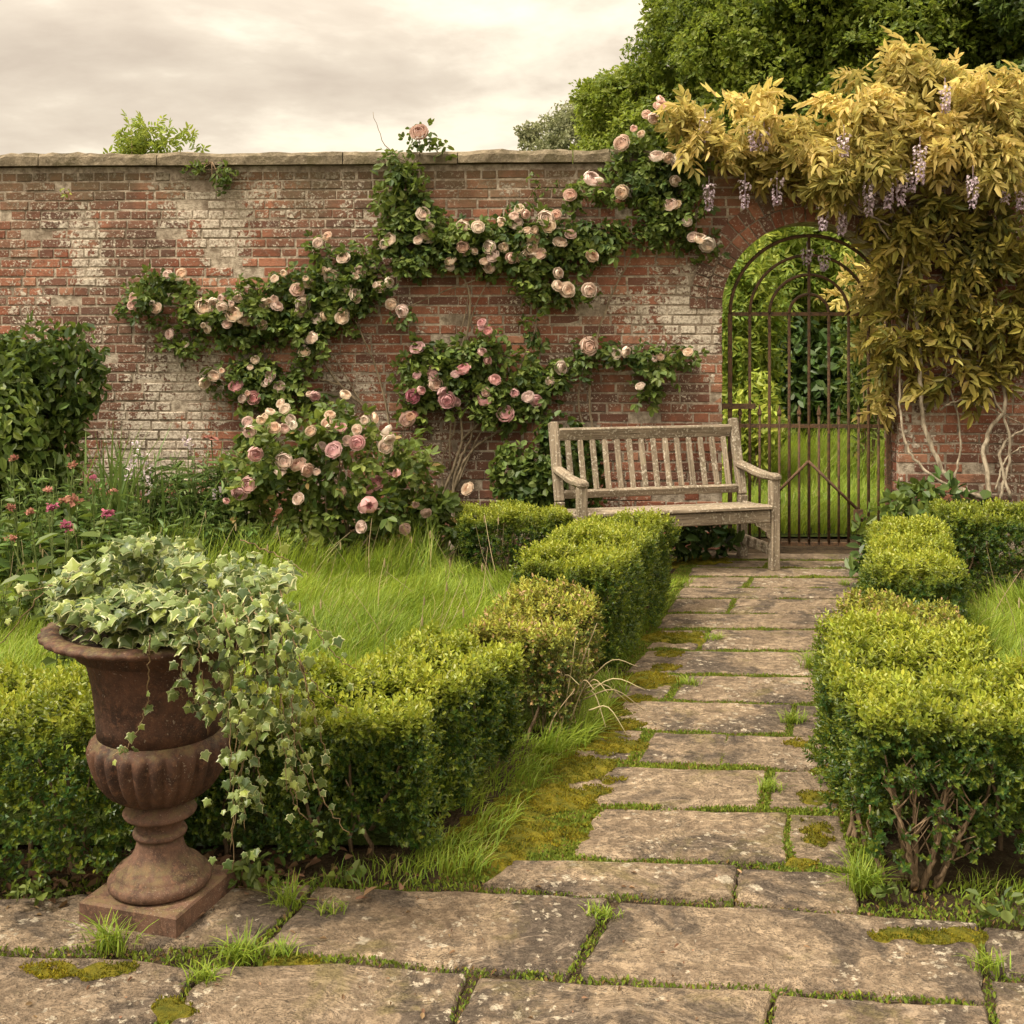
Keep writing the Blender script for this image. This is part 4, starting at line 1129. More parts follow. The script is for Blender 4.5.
for i in range(16):
    e = lob[int(rng.integers(0, len(lob)))][0]; s = np.array([wloc(rb)[0] + rng.normal(0, .12), rbY + rng.normal(0, .06), -.02])
    tube(cm, smooth_path([s, (s + e) / 2 + rng.normal(0, .04, 3), e], 5), np.linspace(.008, .003, 11), 5)
part('cane', cm, M['cane'], rb, smooth=True)
for (x, y, r, kd) in [(339, 428, 9, 'pink'), (357, 443, 9, 'pink'), (334, 450, 9, 'pink'), (321, 447, 6, 'peach'), (255, 454, 8, 'pink'), (284, 461, 9, 'peach'), (298, 465, 9, 'peach'), (280, 472, 6, 'peach'), (307, 470, 7, 'peach'), (249, 485, 9, 'pink'), (239, 493, 9, 'pink'), (298, 499, 7, 'peach'), (376, 483, 8, 'pink'), (387, 477, 6, 'pink'), (369, 505, 9, 'pink'), (361, 527, 7, 'peach'), (342, 492, 6, 'faded'), (387, 431, 7, 'apricot'), (386, 446, 8, 'apricot'), (389, 439, 7, 'apricot'), (375, 418, 6, 'apricot'), (407, 420, 8, 'faded'), (285, 409, 6, 'apricot'), (274, 428, 7, 'apricot'), (294, 425, 5, 'apricot'), (311, 431, 6, 'apricot'), (327, 423, 6, 'apricot'), (250, 431, 7, 'peach'), (270, 412, 5, 'apricot'), (261, 420, 5, 'apricot'), (426, 513, 6, 'faded'), (405, 529, 6, 'faded'), (345, 395, 6, 'apricot'), (347, 441, 6, 'peach'), (365, 420, 5, 'apricot'), (284, 429, 6, 'peach'), (330, 428, 5, 'apricot')]:
    blossom(rb, P(x, y, rbY - .27 + rng.uniform(-.06, .06)), r / 150, kd)
    if rng.random() < .5: blossom(rb, P(x + rng.uniform(-13, 13), y + rng.uniform(-10, 10), rbY - .24), rng.uniform(3.5, 6.5) / 150, kd)
# stray bloom by the hedge block
sb = thing('rose_shoot', 'single cream rose on a low shoot between rose bush and hedge block', 'rose', (P(468, 489, 7.9)[0], 7.95, 0))
m_ = MB(); e = P(468, 492, 7.9); tube(m_, smooth_path([(e[0] - .03, 7.98, 0), (e[0] - .05, 7.95, .25), e], 5), np.linspace(.006, .003, 11), 5); part('cane', m_, M['cane'], sb, smooth=True)
part('foliage', foliage([((e[0] - .03, 7.93, .22), (.09, .07, .12))], 120, ROSELEAF, .11, 'bush_leaf'), M['bush_leaf'], sb)
blossom(sb, P(468, 489, 7.88), .055, 'apricot')

# ------------------------------------------------------------------ shrubs and border plants
bush('shrub', 'big dark leafy shrub against the wall at the left edge', 'shrub', (P(12, 410, 7.75)[0], 7.8, .96), (.58, .40, .74), [leafT(.5, .1, .25), leafT(.55, .12, .2)], 'shrub_leaf', .085, 300, 40, .40, tone=.48, stems=8, droop=.6)
bush('shrub', 'dense round leaved green shrub behind the bench', 'shrub', (P(560, 450, 8.05)[0] - .02, 8.12, .52), (.46, .16, .50), [ROUND], 'shrub_leaf', .062, 420, 24, .38, tone=.40, stems=6)
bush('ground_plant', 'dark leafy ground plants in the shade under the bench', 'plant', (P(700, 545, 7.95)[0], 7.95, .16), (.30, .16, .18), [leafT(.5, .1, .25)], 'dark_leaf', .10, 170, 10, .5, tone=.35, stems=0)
bush('ground_plant', 'broad leaved green plants at the foot of the right gate pier', 'plant', (P(905, 510, 7.75)[0], 7.75, .32), (.36, .22, .34), [ROUND, LEAF], 'shrub_leaf', .085, 200, 14, .42, tone=.5, stems=0)
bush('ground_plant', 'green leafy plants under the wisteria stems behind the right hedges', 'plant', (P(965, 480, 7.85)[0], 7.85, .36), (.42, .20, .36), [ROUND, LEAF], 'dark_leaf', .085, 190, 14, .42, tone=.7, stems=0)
bush('weed', 'leafy weed at the gate post behind the light green hedge', 'weed', (P(868, 530, 7.3)[0], 7.35, .14), (.14, .14, .16), [LEAF], 'dark_leaf', .10, 170, 6, .5, tone=.6, stems=0)

# sprays growing on the wall top
def creeper(name, label, cat, clumps, w, mat, T, size, per=130, tone=.5, base=None):
    lob = []
    for (cx, cy, rx, ry) in clumps:
        for _ in range(max(2, int(rx * ry / 60))):
            a, r_ = rng.uniform(0, 6.28), math.sqrt(rng.random()) * .8; s = rng.uniform(.3, .5)
            lob.append((W(cx + rx * r_ * math.cos(a), cy + ry * r_ * math.sin(a), w + rng.uniform(0, .06)), np.array([max(6, rx * s), 8, max(6, ry * s)]) / 137))
    c = W(clumps[0][0], clumps[0][1] + (clumps[0][3] if base is None else base), w)
    root = thing(name, label, cat, c)
    part('foliage', foliage(lob, per, T, size, mat, tone=tone, droop=.3), M[mat], root)
    m_ = MB()
    for (cx, cy, rx, ry) in clumps:
        tube(m_, smooth_path([c, W(cx - rx * .3, cy, w + .02), W(cx + rx * .5, cy - ry * .3, w + .03)], 4), np.linspace(.005, .002, 9), 4)
    part('stem', m_, M['twig'], root, smooth=True)
    return root
creeper('wall_creeper', 'small green creeper hanging from the coping on the left', 'creeper', [(212, 170, 30, 10), (228, 180, 18, 12), (200, 165, 16, 6), (215, 186, 8, 10)], .06, 'shrub_leaf', [LEAF], .05, 330, .5, -8)
creeper('wall_weed', 'small weed rooted in the brick joints under the coping in mid wall', 'weed', [(538, 180, 10, 8), (550, 190, 14, 5), (530, 200, 8, 6)], .03, 'shrub_leaf', [LEAF], .05, 260, .5, 6)
creeper('wall_weed', 'tiny yellow green weed in the bricks below the left coping', 'weed', [(66, 191, 6, 4)], .03, 'light_leaf', [LEAF], .04, 260, .5, 3)
bush('shrub', 'light green shrub tops showing over the wall on the left', 'shrub', (P(135, 190, 9.4)[0], 9.5, 2.92), (.56, .25, .44), ASHLEAF, 'light_leaf', .15, 75, 26, .30, tone=.35, stems=8, ground=True)

# iris clump and other border plants
def blades(mb, base, n, h, spread, lean, width, tone=.5, seg=5, tv=.15):
    for i in range(n):
        a = rng.uniform(0, 6.28); L = h * rng.uniform(.6, 1.1); ln = lean * rng.uniform(.3, 1.4)
        p0 = np.array(base) + np.array([rng.normal(0, spread[0]), rng.normal(0, spread[1]), 0]); d = np.array([math.cos(a), math.sin(a), 0]); q = np.array([-d[1], d[0], 0])
        V = []
        for k in range(seg + 1):
            t = k / seg; wd = width * (1 - t ** 2.2) * (.6 + .4 * min(1, 3 * t)) + .0008
            c = p0 + d * ln * L * t ** 2 + UP * L * (t - .28 * ln * t ** 2.5)
            V += [c - q * wd / 2, c + q * wd / 2]
        mb.add(V, [(2 * k, 2 * k + 1, 2 * k + 3, 2 * k + 2) for k in range(seg)], tone + rng.normal(0, tv))
def clump(name, label, cat, c, n, h, spread, lean, width, mat='grass', tone=.4, group=None):
    mb_ = MB(); blades(mb_, (c[0], c[1], -.005), n, h, spread, lean, width, tone)
    return single(name, mb_, M[mat], label, cat, (c[0], c[1], 0), group)
clump('iris_clump', 'clump of tall upright sword leaves by the left shrub', 'plant', (P(110, 500, 7.6)[0], 7.6), 90, 1.0, (.16, .10), .35, .026, 'fern', .75)
clump('iris_clump', 'arching strap leaves at the right foot of the rose bush', 'plant', (P(425, 545, 7.55)[0], 7.5), 60, .40, (.14, .08), .9, .014, 'fern', .75)
# feathery perennial
def stalks(name, label, cat, c, n, h, spread, mat, leaf_T, lsize, flower=None, fmat=None, fsize=.03, nf=0, stem_mat='green_stem', tone=.5, lean=.2):
    root = thing(name, label, cat, (c[0], c[1], 0)); fo, st = MB(), MB(); tips = []
    for i in range(n):
        b = np.array([c[0] + rng.normal(0, spread[0]), c[1] + rng.normal(0, spread[1]), -.01]); H = h * rng.uniform(.65, 1.05)
        e = b + np.array([rng.normal(0, lean) * H, rng.normal(0, lean * .6) * H, H]); pth = smooth_path([b, (b + e) / 2 + rng.normal(0, .02, 3), e], 6)
        tube(st, pth, np.linspace(.005, .002, len(pth)), 4); tips.append(e)
        k = int(26 * H / .6)
        t = rng.uniform(.12, .96, k); pos = pth[(t * (len(pth) - 1)).astype(int)]
        dr = norm(np.stack([rng.normal(size=k), rng.normal(size=k), rng.uniform(-.1, .8, k)], -1))
        scatter_any(fo, leaf_T, pos, frames(dr, norm(UP + rng.normal(0, .4, (k, 3)))), lsize * rng.uniform(.6, 1.2, k) * (1.15 - .5 * t), tone + rng.normal(0, .15, k))
    part('foliage', fo, M[mat], root); part('stem', st, M[stem_mat], root, smooth=True)
    return root, tips
stalks('feathery_perennial', 'bushy fine leaved plant before the whitened bricks', 'plant', (P(185, 500, 7.7)[0], 7.75), 80, .82, (.24, .10), 'fern', [NARROW, ASHLEAF[0]], .12, tone=.45)
stalks('feathery_perennial', 'fine leaved green plant between the iris and left shrub', 'plant', (P(55, 500, 7.3)[0], 7.3), 44, .78, (.2, .1), 'fern', [NARROW], .10, tone=.5)
stalks('leafy_perennial', 'low leafy border plant at the left edge beside the lawn', 'plant', (P(15, 590, 6.0)[0], 6.0), 40, .36, (.30, .16), 'shrub_leaf', [LEAF, ROUND], .085, tone=.6)
stalks('leafy_perennial', 'tall green leafy stalks in front of the left shrub', 'plant', (P(30, 540, 6.9)[0], 6.9), 46, .62, (.34, .12), 'fern', [LEAF, NARROW], .10, tone=.55)
stalks('grassy_perennial', 'fine grassy green plant under the pale lilac spikes', 'plant', (P(150, 520, 7.4)[0], 7.45), 60, .46, (.34, .10), 'fern', [NARROW], .13, tone=.6)
stalks('leafy_perennial', 'leafy green plant at the foot of the rose bush', 'plant', (P(235, 540, 7.3)[0], 7.4), 34, .40, (.22, .08), 'fern', [LEAF], .09, tone=.5)
# flower heads on stalks at the left
def headT():
    return clusterT(9, leafT(.7, .12, .1), .55)
HEADS = [headT() for _ in range(3)]
def flower_stalk_plant(label, px, py, Y, heads, h, mat_seq):
    c = (P(px, py, Y)[0], Y); root = thing('flowering_perennial', label, 'flowering plant', (c[0], c[1], 0)); st, fo = MB(), MB()
    for (x, y, r), mk in zip(heads, mat_seq):
        e = P(x, y, Y + rng.uniform(-.1, .1)); b = np.array([c[0] + rng.normal(0, .08), Y + rng.normal(0, .05), -.01])
        pth = smooth_path([b, b * .4 + e * .6 + np.array([rng.normal(0, .02), 0, 0]) - UP * .05, e], 7); tube(st, pth, np.linspace(.006, .003, len(pth)), 5)
        k = 14; t = rng.uniform(.1, .85, k); pos = pth[(t * (len(pth) - 1)).astype(int)]
        dr = norm(np.stack([rng.normal(size=k), rng.normal(size=k), rng.uniform(-.2, .6, k)], -1))
        scatter_any(fo, [LEAF], pos, frames(dr, norm(UP + rng.normal(0, .4, (k, 3)))), .10 * rng.uniform(.6, 1.2, k), .5 + rng.normal(0, .15, k))
        mb_ = MB(); k = 8
        scatter_any(mb_, HEADS, e + rng.normal(0, .28, (k, 3)) * (r / 190) * np.array([1, 1, .4]), frames(rdir(k), norm(UP + rng.normal(0, .3, (k, 3)))), r / 190 * .75, rng.uniform(.1, .9, k))
        part('flower_head', mb_, M[mk], root)
    part('stem', st, M['green_stem'], root, smooth=True); part('foliage', fo, M['shrub_leaf'], root)
    return root
flower_stalk_plant('tall stalks with faded pink and rusty flower heads at the left edge', 60, 600, 6.1, [(12, 458, 6), (72, 464, 7), (92, 477, 6), (47, 490, 7), (12, 507, 8), (114, 491, 5), (70, 500, 12), (108, 513, 9)], .8, ['rusty_flower', 'rusty_flower', 'purple', 'rusty_flower', 'rusty_flower', 'rusty_flower', 'rusty_flower', 'purple'])
flower_stalk_plant('stalks with small magenta flower heads just left of the ivy', 70, 640, 5.2, [(52, 507, 8), (66, 525, 8), (30, 512, 6), (10, 538, 6)], .7, ['purple', 'purple', 'rusty_flower', 'rusty_flower'])
# pale flower spikes by the wall
def spikes(label, pts, Y, mk, cnt=26):
    c = P(np.mean([p[0] for p in pts]), 520, Y); root = thing('flower_spike', label, 'flowering plant', (c[0], Y, 0)); st = MB()
    for (x, y0, y1) in pts:
        a, b = P(x, y1, Y), P(x + rng.uniform(-4, 4), y0, Y); g = np.array([a[0] + rng.normal(0, .03), Y, 0])
        tube(st, smooth_path([g, a, b], 5), np.linspace(.004, .002, 11), 4)
        mb_ = MB(); t = rng.random(cnt); pos = a + (b - a) * t[:, None] + rng.normal(0, .012, (cnt, 3))
        scatter_any(mb_, [ROUND], pos, frames(rdir(cnt), rdir(cnt)), .026 * rng.uniform(.7, 1.2, cnt), rng.uniform(.3, 1, cnt))
        part('flower', mb_, M[mk], root)
    part('stem', st, M['green_stem'], root, smooth=True)
spikes('pale lilac flower spikes among the border leaves below the whitened bricks', [(134, 442, 470), (145, 455, 480), (150, 465, 495), (188, 438, 446), (128, 460, 480), (216, 490, 500)], 7.5, 'lilac', 16)
pp = thing('poppy', 'single red poppy at the wall foot left of the rose bush', 'flower', (P(211, 437, 8.1)[0], 8.1, 0))
m_ = MB(); e = P(211, 437, 8.1); tube(m_, smooth_path([(e[0], 8.1, 0), (e[0] + .03, 8.1, .4), e], 5), .004, 4); part('stem', m_, M['green_stem'], pp, smooth=True)
m_ = MB(); scatter_any(m_, [ROUND], np.repeat(e[None], 7, 0), frames(norm(rng.normal(size=(7, 3)) * np.array([1, .6, .4])), norm(UP + rng.normal(0, .3, (7, 3)))), .07, .6); part('flower_head', m_, M['rusty_flower'], pp)

# ------------------------------------------------------------------ wisteria
wist = thing('wisteria', 'golden leaved wisteria with lilac flower clusters climbing over the gate arch', 'wisteria', (W(985, 490, .25)[0], W(985, 490, .25)[1], 0))
wl_, ol_ = [], []
def wlobes(lst, dst, rs=(.35, .6), deep=30):
    for (cx, cy, rx, ry, w0, w1) in lst:
        for _ in range(max(2, int(rx * ry / 190))):
            a, r_ = rng.uniform(0, 6.28), math.sqrt(rng.random()) * .85; s = rng.uniform(*rs)
            dst.append((W(cx + rx * r_ * math.cos(a), cy + ry * r_ * math.sin(a), rng.uniform(w0, w1)), np.array([max(14, rx * s), 20, max(10, ry * s * .8)]) / 137))
wlobes([(685, 112, 26, 20, -.1, .3), (700, 145, 34, 14, .08, .3), (735, 168, 30, 12, .1, .3), (800, 180, 40, 12, .08, .3), (790, 145, 44, 16, .05, .4), (840, 160, 36, 18, .1, .4), (705, 118, 40, 22, -.2, .3), (760, 108, 40, 24, -.3, .3), (740, 150, 40, 16, .05, .4), (790, 165, 24, 14, .05, .35), (810, 130, 40, 20, -.3, .35), (850, 110, 40, 22, -.3, .4), (930, 95, 70, 40, -.4, .4), (920, 60, 40, 22, -.3, .2), (985, 105, 50, 35, -.4, .4), (880, 140, 60, 24, .1, .5), (960, 150, 60, 28, .1, .5), (1010, 130, 40, 40, -.2, .5), (860, 175, 40, 16, .15, .5), (830, 190, 26, 14, .15, .4), (985, 175, 40, 16, .2, .5), (1060, 120, 50, 55, -.3, .4), (880, 75, 26, 14, -.3, .1)], wl_)
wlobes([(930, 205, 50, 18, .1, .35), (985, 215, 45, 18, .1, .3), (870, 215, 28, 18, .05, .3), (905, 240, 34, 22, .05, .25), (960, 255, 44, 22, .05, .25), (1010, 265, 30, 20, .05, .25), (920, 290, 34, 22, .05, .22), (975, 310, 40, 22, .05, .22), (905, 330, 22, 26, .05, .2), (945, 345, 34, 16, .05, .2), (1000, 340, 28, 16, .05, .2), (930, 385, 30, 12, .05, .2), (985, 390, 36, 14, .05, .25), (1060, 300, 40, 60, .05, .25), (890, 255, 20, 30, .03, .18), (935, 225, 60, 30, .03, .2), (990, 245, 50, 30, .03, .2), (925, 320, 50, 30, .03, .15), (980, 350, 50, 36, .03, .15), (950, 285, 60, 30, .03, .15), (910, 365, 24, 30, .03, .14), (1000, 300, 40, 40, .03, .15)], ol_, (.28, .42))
wlobes([(880, 280, 12, 26, -.3, -.05), (872, 330, 12, 20, -.5, -.2), (882, 370, 14, 30, -.3, -.02), (888, 405, 12, 20, -.3, 0.0), (893, 300, 10, 40, -.12, .12)], wl_, (.5, .8))
fm = foliage(wl_, 84, WISTLEAF, .19, 'gold_leaf', up=.5, jit=.5, droop=1.0, tone=.55, tvar=.42)
part('foliage', fm, M['gold_leaf'], wist)
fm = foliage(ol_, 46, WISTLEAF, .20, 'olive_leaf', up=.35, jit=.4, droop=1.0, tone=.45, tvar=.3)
part('olive_foliage', fm, M['olive_leaf'], wist)['label'] = 'darker olive green leaves hanging down the right pier'
vm_ = MB()
for pts, r in [([(985, 500, .28), (950, 480, .24), (925, 425, .18), (918, 330, .14), (905, 250, .16), (880, 180, .1)], .022), ([(985, 500, .28), (930, 475, .28), (905, 440, .2), (900, 380, .1), (912, 300, .1)], .014),
               ([(990, 500, .25), (985, 440, .16), (1005, 400, .12), (985, 330, .1), (950, 260, .12), (900, 200, .2)], .018), ([(1010, 500, .22), (1000, 450, .14), (1024, 430, .12), (1060, 400, .1)], .013),
               ([(1000, 500, .22), (1010, 440, .14), (990, 390, .12), (960, 360, .1), (940, 300, .1), (965, 240, .12), (985, 190, .2)], .012), ([(955, 480, .2), (960, 430, .1), (945, 370, .09), (940, 330, .1), (960, 290, .1)], .009),
               ([(895, 300, .15), (905, 250, .18), (918, 215, .2)], .008), ([(900, 250, .2), (870, 215, .22), (820, 180, .2), (760, 165, .2)], .009), ([(900, 230, .2), (860, 210, .25), (800, 160, .25), (770, 130, .15)], .008), ([(690, 143, .15), (740, 142, .15), (815, 142, .15)], .005),
               ([(1024, 365, .1), (940, 358, .08), (925, 360, .08)], .006), ([(1030, 395, .12), (985, 368, .1), (955, 370, .09), (935, 390, .1)], .006), ([(1000, 260, .14), (960, 270, .14), (930, 255, .14)], .006), ([(940, 410, .1), (965, 400, .12), (1024, 425, .12)], .010), ([(995, 490, .2), (1010, 455, .15), (1040, 440, .12)], .009)]:
    sp_ = smooth_path([W(*p) for p in pts], 8, .006); tube(vm_, sp_, np.linspace(r, r * .4, len(sp_)), 6)
part('stem', vm_, M['vine'], wist, smooth=True)
def raceme(x, y, L, w=.3):
    top = W(x, y - L / 2, w); Lm = L / 137; mb_ = MB(); k = int(85 * L / 32)
    t = rng.random(k) ** .85; rad = .030 * (1 - .75 * t) + .005; a = rng.uniform(0, 6.28, k)
    pos = top + np.stack([rad * np.cos(a), rad * np.sin(a), -t * Lm], -1)
    nn = np.stack([np.cos(a), np.sin(a), np.full(k, -.2)], -1)
    scatter_any(mb_, [leafT(.9, .25, .3)], pos, frames(norm(nn + rng.normal(0, .3, (k, 3)) - UP * .4), norm(nn + UP * .6)), .026 * rng.uniform(.6, 1.0, k), .8 - .6 * t + rng.normal(0, .15, k))
    tube(mb_, [top + UP * .05, top - UP * Lm * .9], .0025, 4, 0)
    part('flower_raceme', mb_, M['lilac'], wist)
for (x, y, L, w) in [(709, 196, 26, .3), (745, 193, 26, .32), (777, 191, 26, .32), (754, 136, 26, .36), (705, 128, 24, .35), (823, 216, 24, .3), (842, 218, 30, .3), (844, 146, 28, .45), (869, 197, 34, .45), (888, 190, 30, .5), (901, 187, 30, .5), (911, 182, 20, .45), (920, 162, 36, .55), (973, 189, 32, .5), (1021, 193, 30, .45), (945, 98, 26, .45), (807, 256, 16, -.02), (824, 262, 16, -.02), (764, 138, 20, .36), (1005, 195, 14, .45)]:
    raceme(x, y, L, w)

# ------------------------------------------------------------------ trees beyond the wall
def tree(name, label, x, y, h_trunk, crown_c, crown_r, nl, lr, per, size, mat, T=None, tone=.45, group='trees beyond the wall', trunk_r=.3, tvar=.3, zb=.15):
    root = thing(name, label, 'tree', (x, y, 0), group); c = np.array(crown_c, float); r = np.array(crown_r, float)
    lob = []
    d = rdir(nl); d[:, 2] += zb; d[:, 1] -= .25; d = norm(d); rad = rng.uniform(.55, 1.0, nl) ** .4
    for i in range(nl):
        lob.append((c + d[i] * r * rad[i], np.array([1, 1, .72]) * lr * rng.uniform(.6, 1.3)))
    part('crown', foliage(lob, per, T or CLUST, size, mat, up=.6, jit=.5, droop=.2, tone=tone, tvar=tvar, clip_wall=False), M[mat], root)
    m_ = MB(); top = c + np.array([0, 0, r[2] * .3])
    tube(m_, smooth_path([(x, y, -.1), (x + .1, y, h_trunk * .6), (c[0], c[1], c[2] - r[2] * .4), top], 5, .03), np.linspace(trunk_r, trunk_r * .2, 16), 9)
    for i in range(min(nl, 22)):
        e = lob[i][0]; f = rng.uniform(.35, .8); s = np.array([x, y, h_trunk]) * (1 - f) + top * f
        pth = smooth_path([s, (s + e) / 2 + rng.normal(0, .1, 3) * r * .5 - UP * .1, e], 5); tube(m_, pth, np.linspace(trunk_r * .35, .02, len(pth)), 6)
    part('trunk', m_, M['bark'], root, smooth=True)
    return root
tY = 20.0
c = P(850, 20, tY); tree('oak_tree', 'huge spreading green tree behind the wall at the top right', c[0], tY, 3.0, (c[0] + 1.7, tY, 6.6), (4.7, 3.6, 4.6), 290, .95, 56, .19, 'tree_leaf', FINE, trunk_r=.45)
c = P(1080, 40, 17); tree('oak_tree', 'darker tree crown at the right edge behind the wisteria', c[0], 17, 2.5, (c[0], 17, 6.0), (2.4, 2.4, 3.2), 70, .8, 44, .20, 'shrub_leaf', FINE, tone=.5, trunk_r=.3)
c = P(608, 120, 30); tree('distant_tree', 'grey green rounded tree far off over the wall, left of the huge tree', c[0], 30, 2.0, (c[0], 30, 6.0), (1.7, 1.5, 1.7), 40, .5, 34, .22, 'hazed_far_leaf', FINE, trunk_r=.16)
c = P(556, 130, 36); tree('distant_tree', 'thin pale distant tree just above the coping', c[0], 36, 2.0, (c[0], 36, 6.7), (1.35, 1.2, 1.5), 30, .45, 34, .24, 'hazed_far_leaf', FINE, tone=.55, trunk_r=.12)
c = P(640, 110, 22); tree('young_tree', 'bright green low tree tops between the distant trees and huge tree', c[0], 22, 1.8, (c[0] + .1, 22, 5.3), (1.15, 1.1, 1.3), 40, .5, 50, .2, 'tree_leaf', FINE, tone=.7, trunk_r=.15)
# seen through the gate
def behind(name, label, px, py, Y, r, mat, T, size, per, n=18, tone=.45, rr=.38, cat='shrub'):
    c = P(px, py, Y); return bush(name, label, cat, (c[0], Y, max(c[2], r[2] * .6)), r, T, mat, size, per, n, rr, 'shrubs beyond the gate', tone, 6, clip_wall=False)
behind('shrub', 'dark evergreen shrub seen in the middle of the gate', 820, 375, 13.6, (.95, .6, .85), 'dark_leaf', [LEAF, ROUND], .13, 130, 34, .5)
behind('shrub', 'dark shrub seen through the right bars of the gate', 880, 375, 14.2, (.9, .6, 1.0), 'shrub_leaf', [LEAF, ROUND], .13, 120, 30, .6)
behind('shrub', 'pale green leafy shrub behind the left gate bars', 742, 335, 11.6, (.36, .4, 1.4), 'light_leaf', ASHLEAF, .24, 50, 26, .35)
behind('shrub', 'yellow green shrub low behind the left gate bars', 752, 445, 11.0, (.34, .4, .62), 'light_leaf', [LEAF, NARROW], .10, 160, 22, .75)
behind('shrub', 'greyish leafy shrub behind the right gate stile', 868, 345, 11.8, (.34, .4, 1.1), 'bush_leaf', [LEAF, NARROW], .10, 170, 18, .6)
c = P(780, 255, 15); tree('young_tree', 'light green tree overhanging the path beyond the gate', c[0] - .8, 15, 1.6, (c[0] + .2, 15, 2.6), (1.6, 1.1, 1.0), 46, .6, 34, .26, 'light_leaf', ASHLEAF, .4, trunk_r=.1)
c = P(905, 265, 12); bush('wisteria', 'golden leaved wisteria beyond the gate arch', 'wisteria', (c[0] - .1, 11.6, 2.2), (.62, .5, .75), WISTLEAF, 'gold_leaf', .24, 30, 22, .4, tone=.75, clip_wall=False)
# belt of woodland far behind
mb_ = MB(); lob = []
for i in range(70):
    x = rng.uniform(-40, 60); lob.append(((x, 55 + rng.uniform(0, 6), rng.uniform(.5, 2.2)), np.array([2.4, 1.5, 1.6])))
structure('woodland', foliage(lob, 9, CLUST, .55, 'hazed_far_leaf', clip_wall=False), M['hazed_far_leaf'], 'stuff')
for i, (px, Y) in enumerate([(700, 26), (790, 24), (880, 27), (960, 25)]):
    c = P(px, 300, Y); bush('tree', ['rounded tree behind the garden beyond the gate, far left in the opening', 'rounded tree behind the dark shrub beyond the gate', 'rounded tree far beyond the right side of the gate', 'rounded tree behind the wisteria pier beyond the wall'][i], 'tree', (c[0], Y, 2.2), (1.7, 1.2, 2.3), CLUST, 'tree_leaf', .28, 30, 26, .4, 'trees beyond the wall', .3, 6, clip_wall=False)

# ------------------------------------------------------------------ ivy in the urn
ivy = thing('ivy_plant', 'variegated ivy spilling out of the rusty urn and trailing to the ground', 'ivy', (UX, UY, URN_TOP - .02))
iv, ist = MB(), MB()
def U(px, py, dy=0.0): return P(px, py, UY + dy)
def urn_r(z):
    return .33 if z > URN_TOP - .03 else (.24 if z > URN_TOP - .1 else .2)
# mound
lob = []
for (cx, cy, rx, ry, d0, d1) in [(150, 560, 60, 22, -.1, .15), (110, 580, 45, 20, -.1, .1), (205, 570, 60, 26, -.2, .1), (240, 600, 50, 28, -.22, .05), (175, 610, 45, 22, -.28, -.1), (120, 600, 36, 12, -.24, 0), (80, 590, 26, 14, -.15, .1), (160, 548, 44, 14, -.05, .15), (265, 590, 34, 26, -.15, .1), (92, 603, 28, 10, -.2, -.05), (128, 612, 36, 11, -.27, -.15), (75, 600, 18, 8, -.15, 0), (150, 600, 40, 16, -.27, -.1), (200, 625, 50, 18, -.30, -.2), (250, 630, 40, 22, -.28, -.05)]:
    for _ in range(5):
        a, r_ = rng.uniform(0, 6.28), math.sqrt(rng.random()) * .8
        lob.append((U(cx + rx * r_ * math.cos(a), cy + ry * r_ * math.sin(a), rng.uniform(d0, d1)), np.array([rx * .42, 28, ry * .45]) / 359))
p, nn, li = lobes_points(lob, [30] * len(lob))
k = ((np.hypot(p[:, 0] - UX, p[:, 1] - UY) > .335) | (p[:, 2] > URN_TOP - .015)) & (p[:, 2] > URN_TOP - .06); p, nn = p[k], nn[k]
nv = norm(np.array([0, -.55, .75]) + nn * .6 + rng.normal(0, .35, (len(p), 3)))
tp = norm(np.stack([(p[:, 0] - UX) * 3, (p[:, 1] - UY) * 3 - .3, np.full(len(p), -.5)], -1) + rng.normal(0, .5, (len(p), 3)))
scatter_ivy(iv, p, frames(tp, nv), rng.uniform(.018, .044, len(p)), rng.normal(.45, .22, len(p)))
k = 230; a_ = rng.uniform(0, 2 * PI, k); q_ = .27 * np.sqrt(rng.random(k))
pp_ = np.stack([UX + q_ * np.cos(a_), UY + q_ * np.sin(a_), np.full(k, URN_TOP) + rng.uniform(-.015, .03, k)], -1)
scatter_ivy(iv, pp_, frames(norm(rng.normal(size=(k, 3)) * np.array([1, 1, .3])), norm(np.array([0, -.4, 1]) + rng.normal(0, .4, (k, 3)))), rng.uniform(.022, .044, k), rng.normal(.4, .2, k))
# trailing strands: photo pixels with depth offsets
def strand(pts, dens, sz=(.017, .038), r=.0021, jit=3, spread=.03):
    q = smooth_path([U(x, y, d) for x, y, d in pts], 10, .003); tube(ist, q, np.linspace(r, r * .5, len(q)), 5)
    L = np.sum(np.linalg.norm(np.diff(q, axis=0), axis=1)); k = max(3, int(L * dens))
    t = rng.uniform(.03, 1, k); pos = q[(t * (len(q) - 1)).astype(int)] + rng.normal(0, spread, (k, 3)) * np.array([1, .7, .7])
    tp = norm(rng.normal(0, .55, (k, 3)) + np.array([0, -.25, -1]))
    nv = norm(np.array([.1, -1, .35]) + rng.normal(0, .45, (k, 3)))
    scatter_ivy(iv, pos, frames(tp, nv), rng.uniform(*sz, k) * (1.05 - .3 * t), rng.normal(.42, .2, k))
for x0 in np.linspace(196, 290, 10):
    xe = x0 + rng.uniform(-12, 34); ye = rng.uniform(700, 800)
    strand([(x0 - 10, 590, -.2), (x0, 625, -.33), (x0 + (xe - x0) * .5, 680, -.34 + rng.uniform(-.02, .06)), (xe, ye, -.30 + rng.uniform(-.04, .10))], 72, spread=.028)
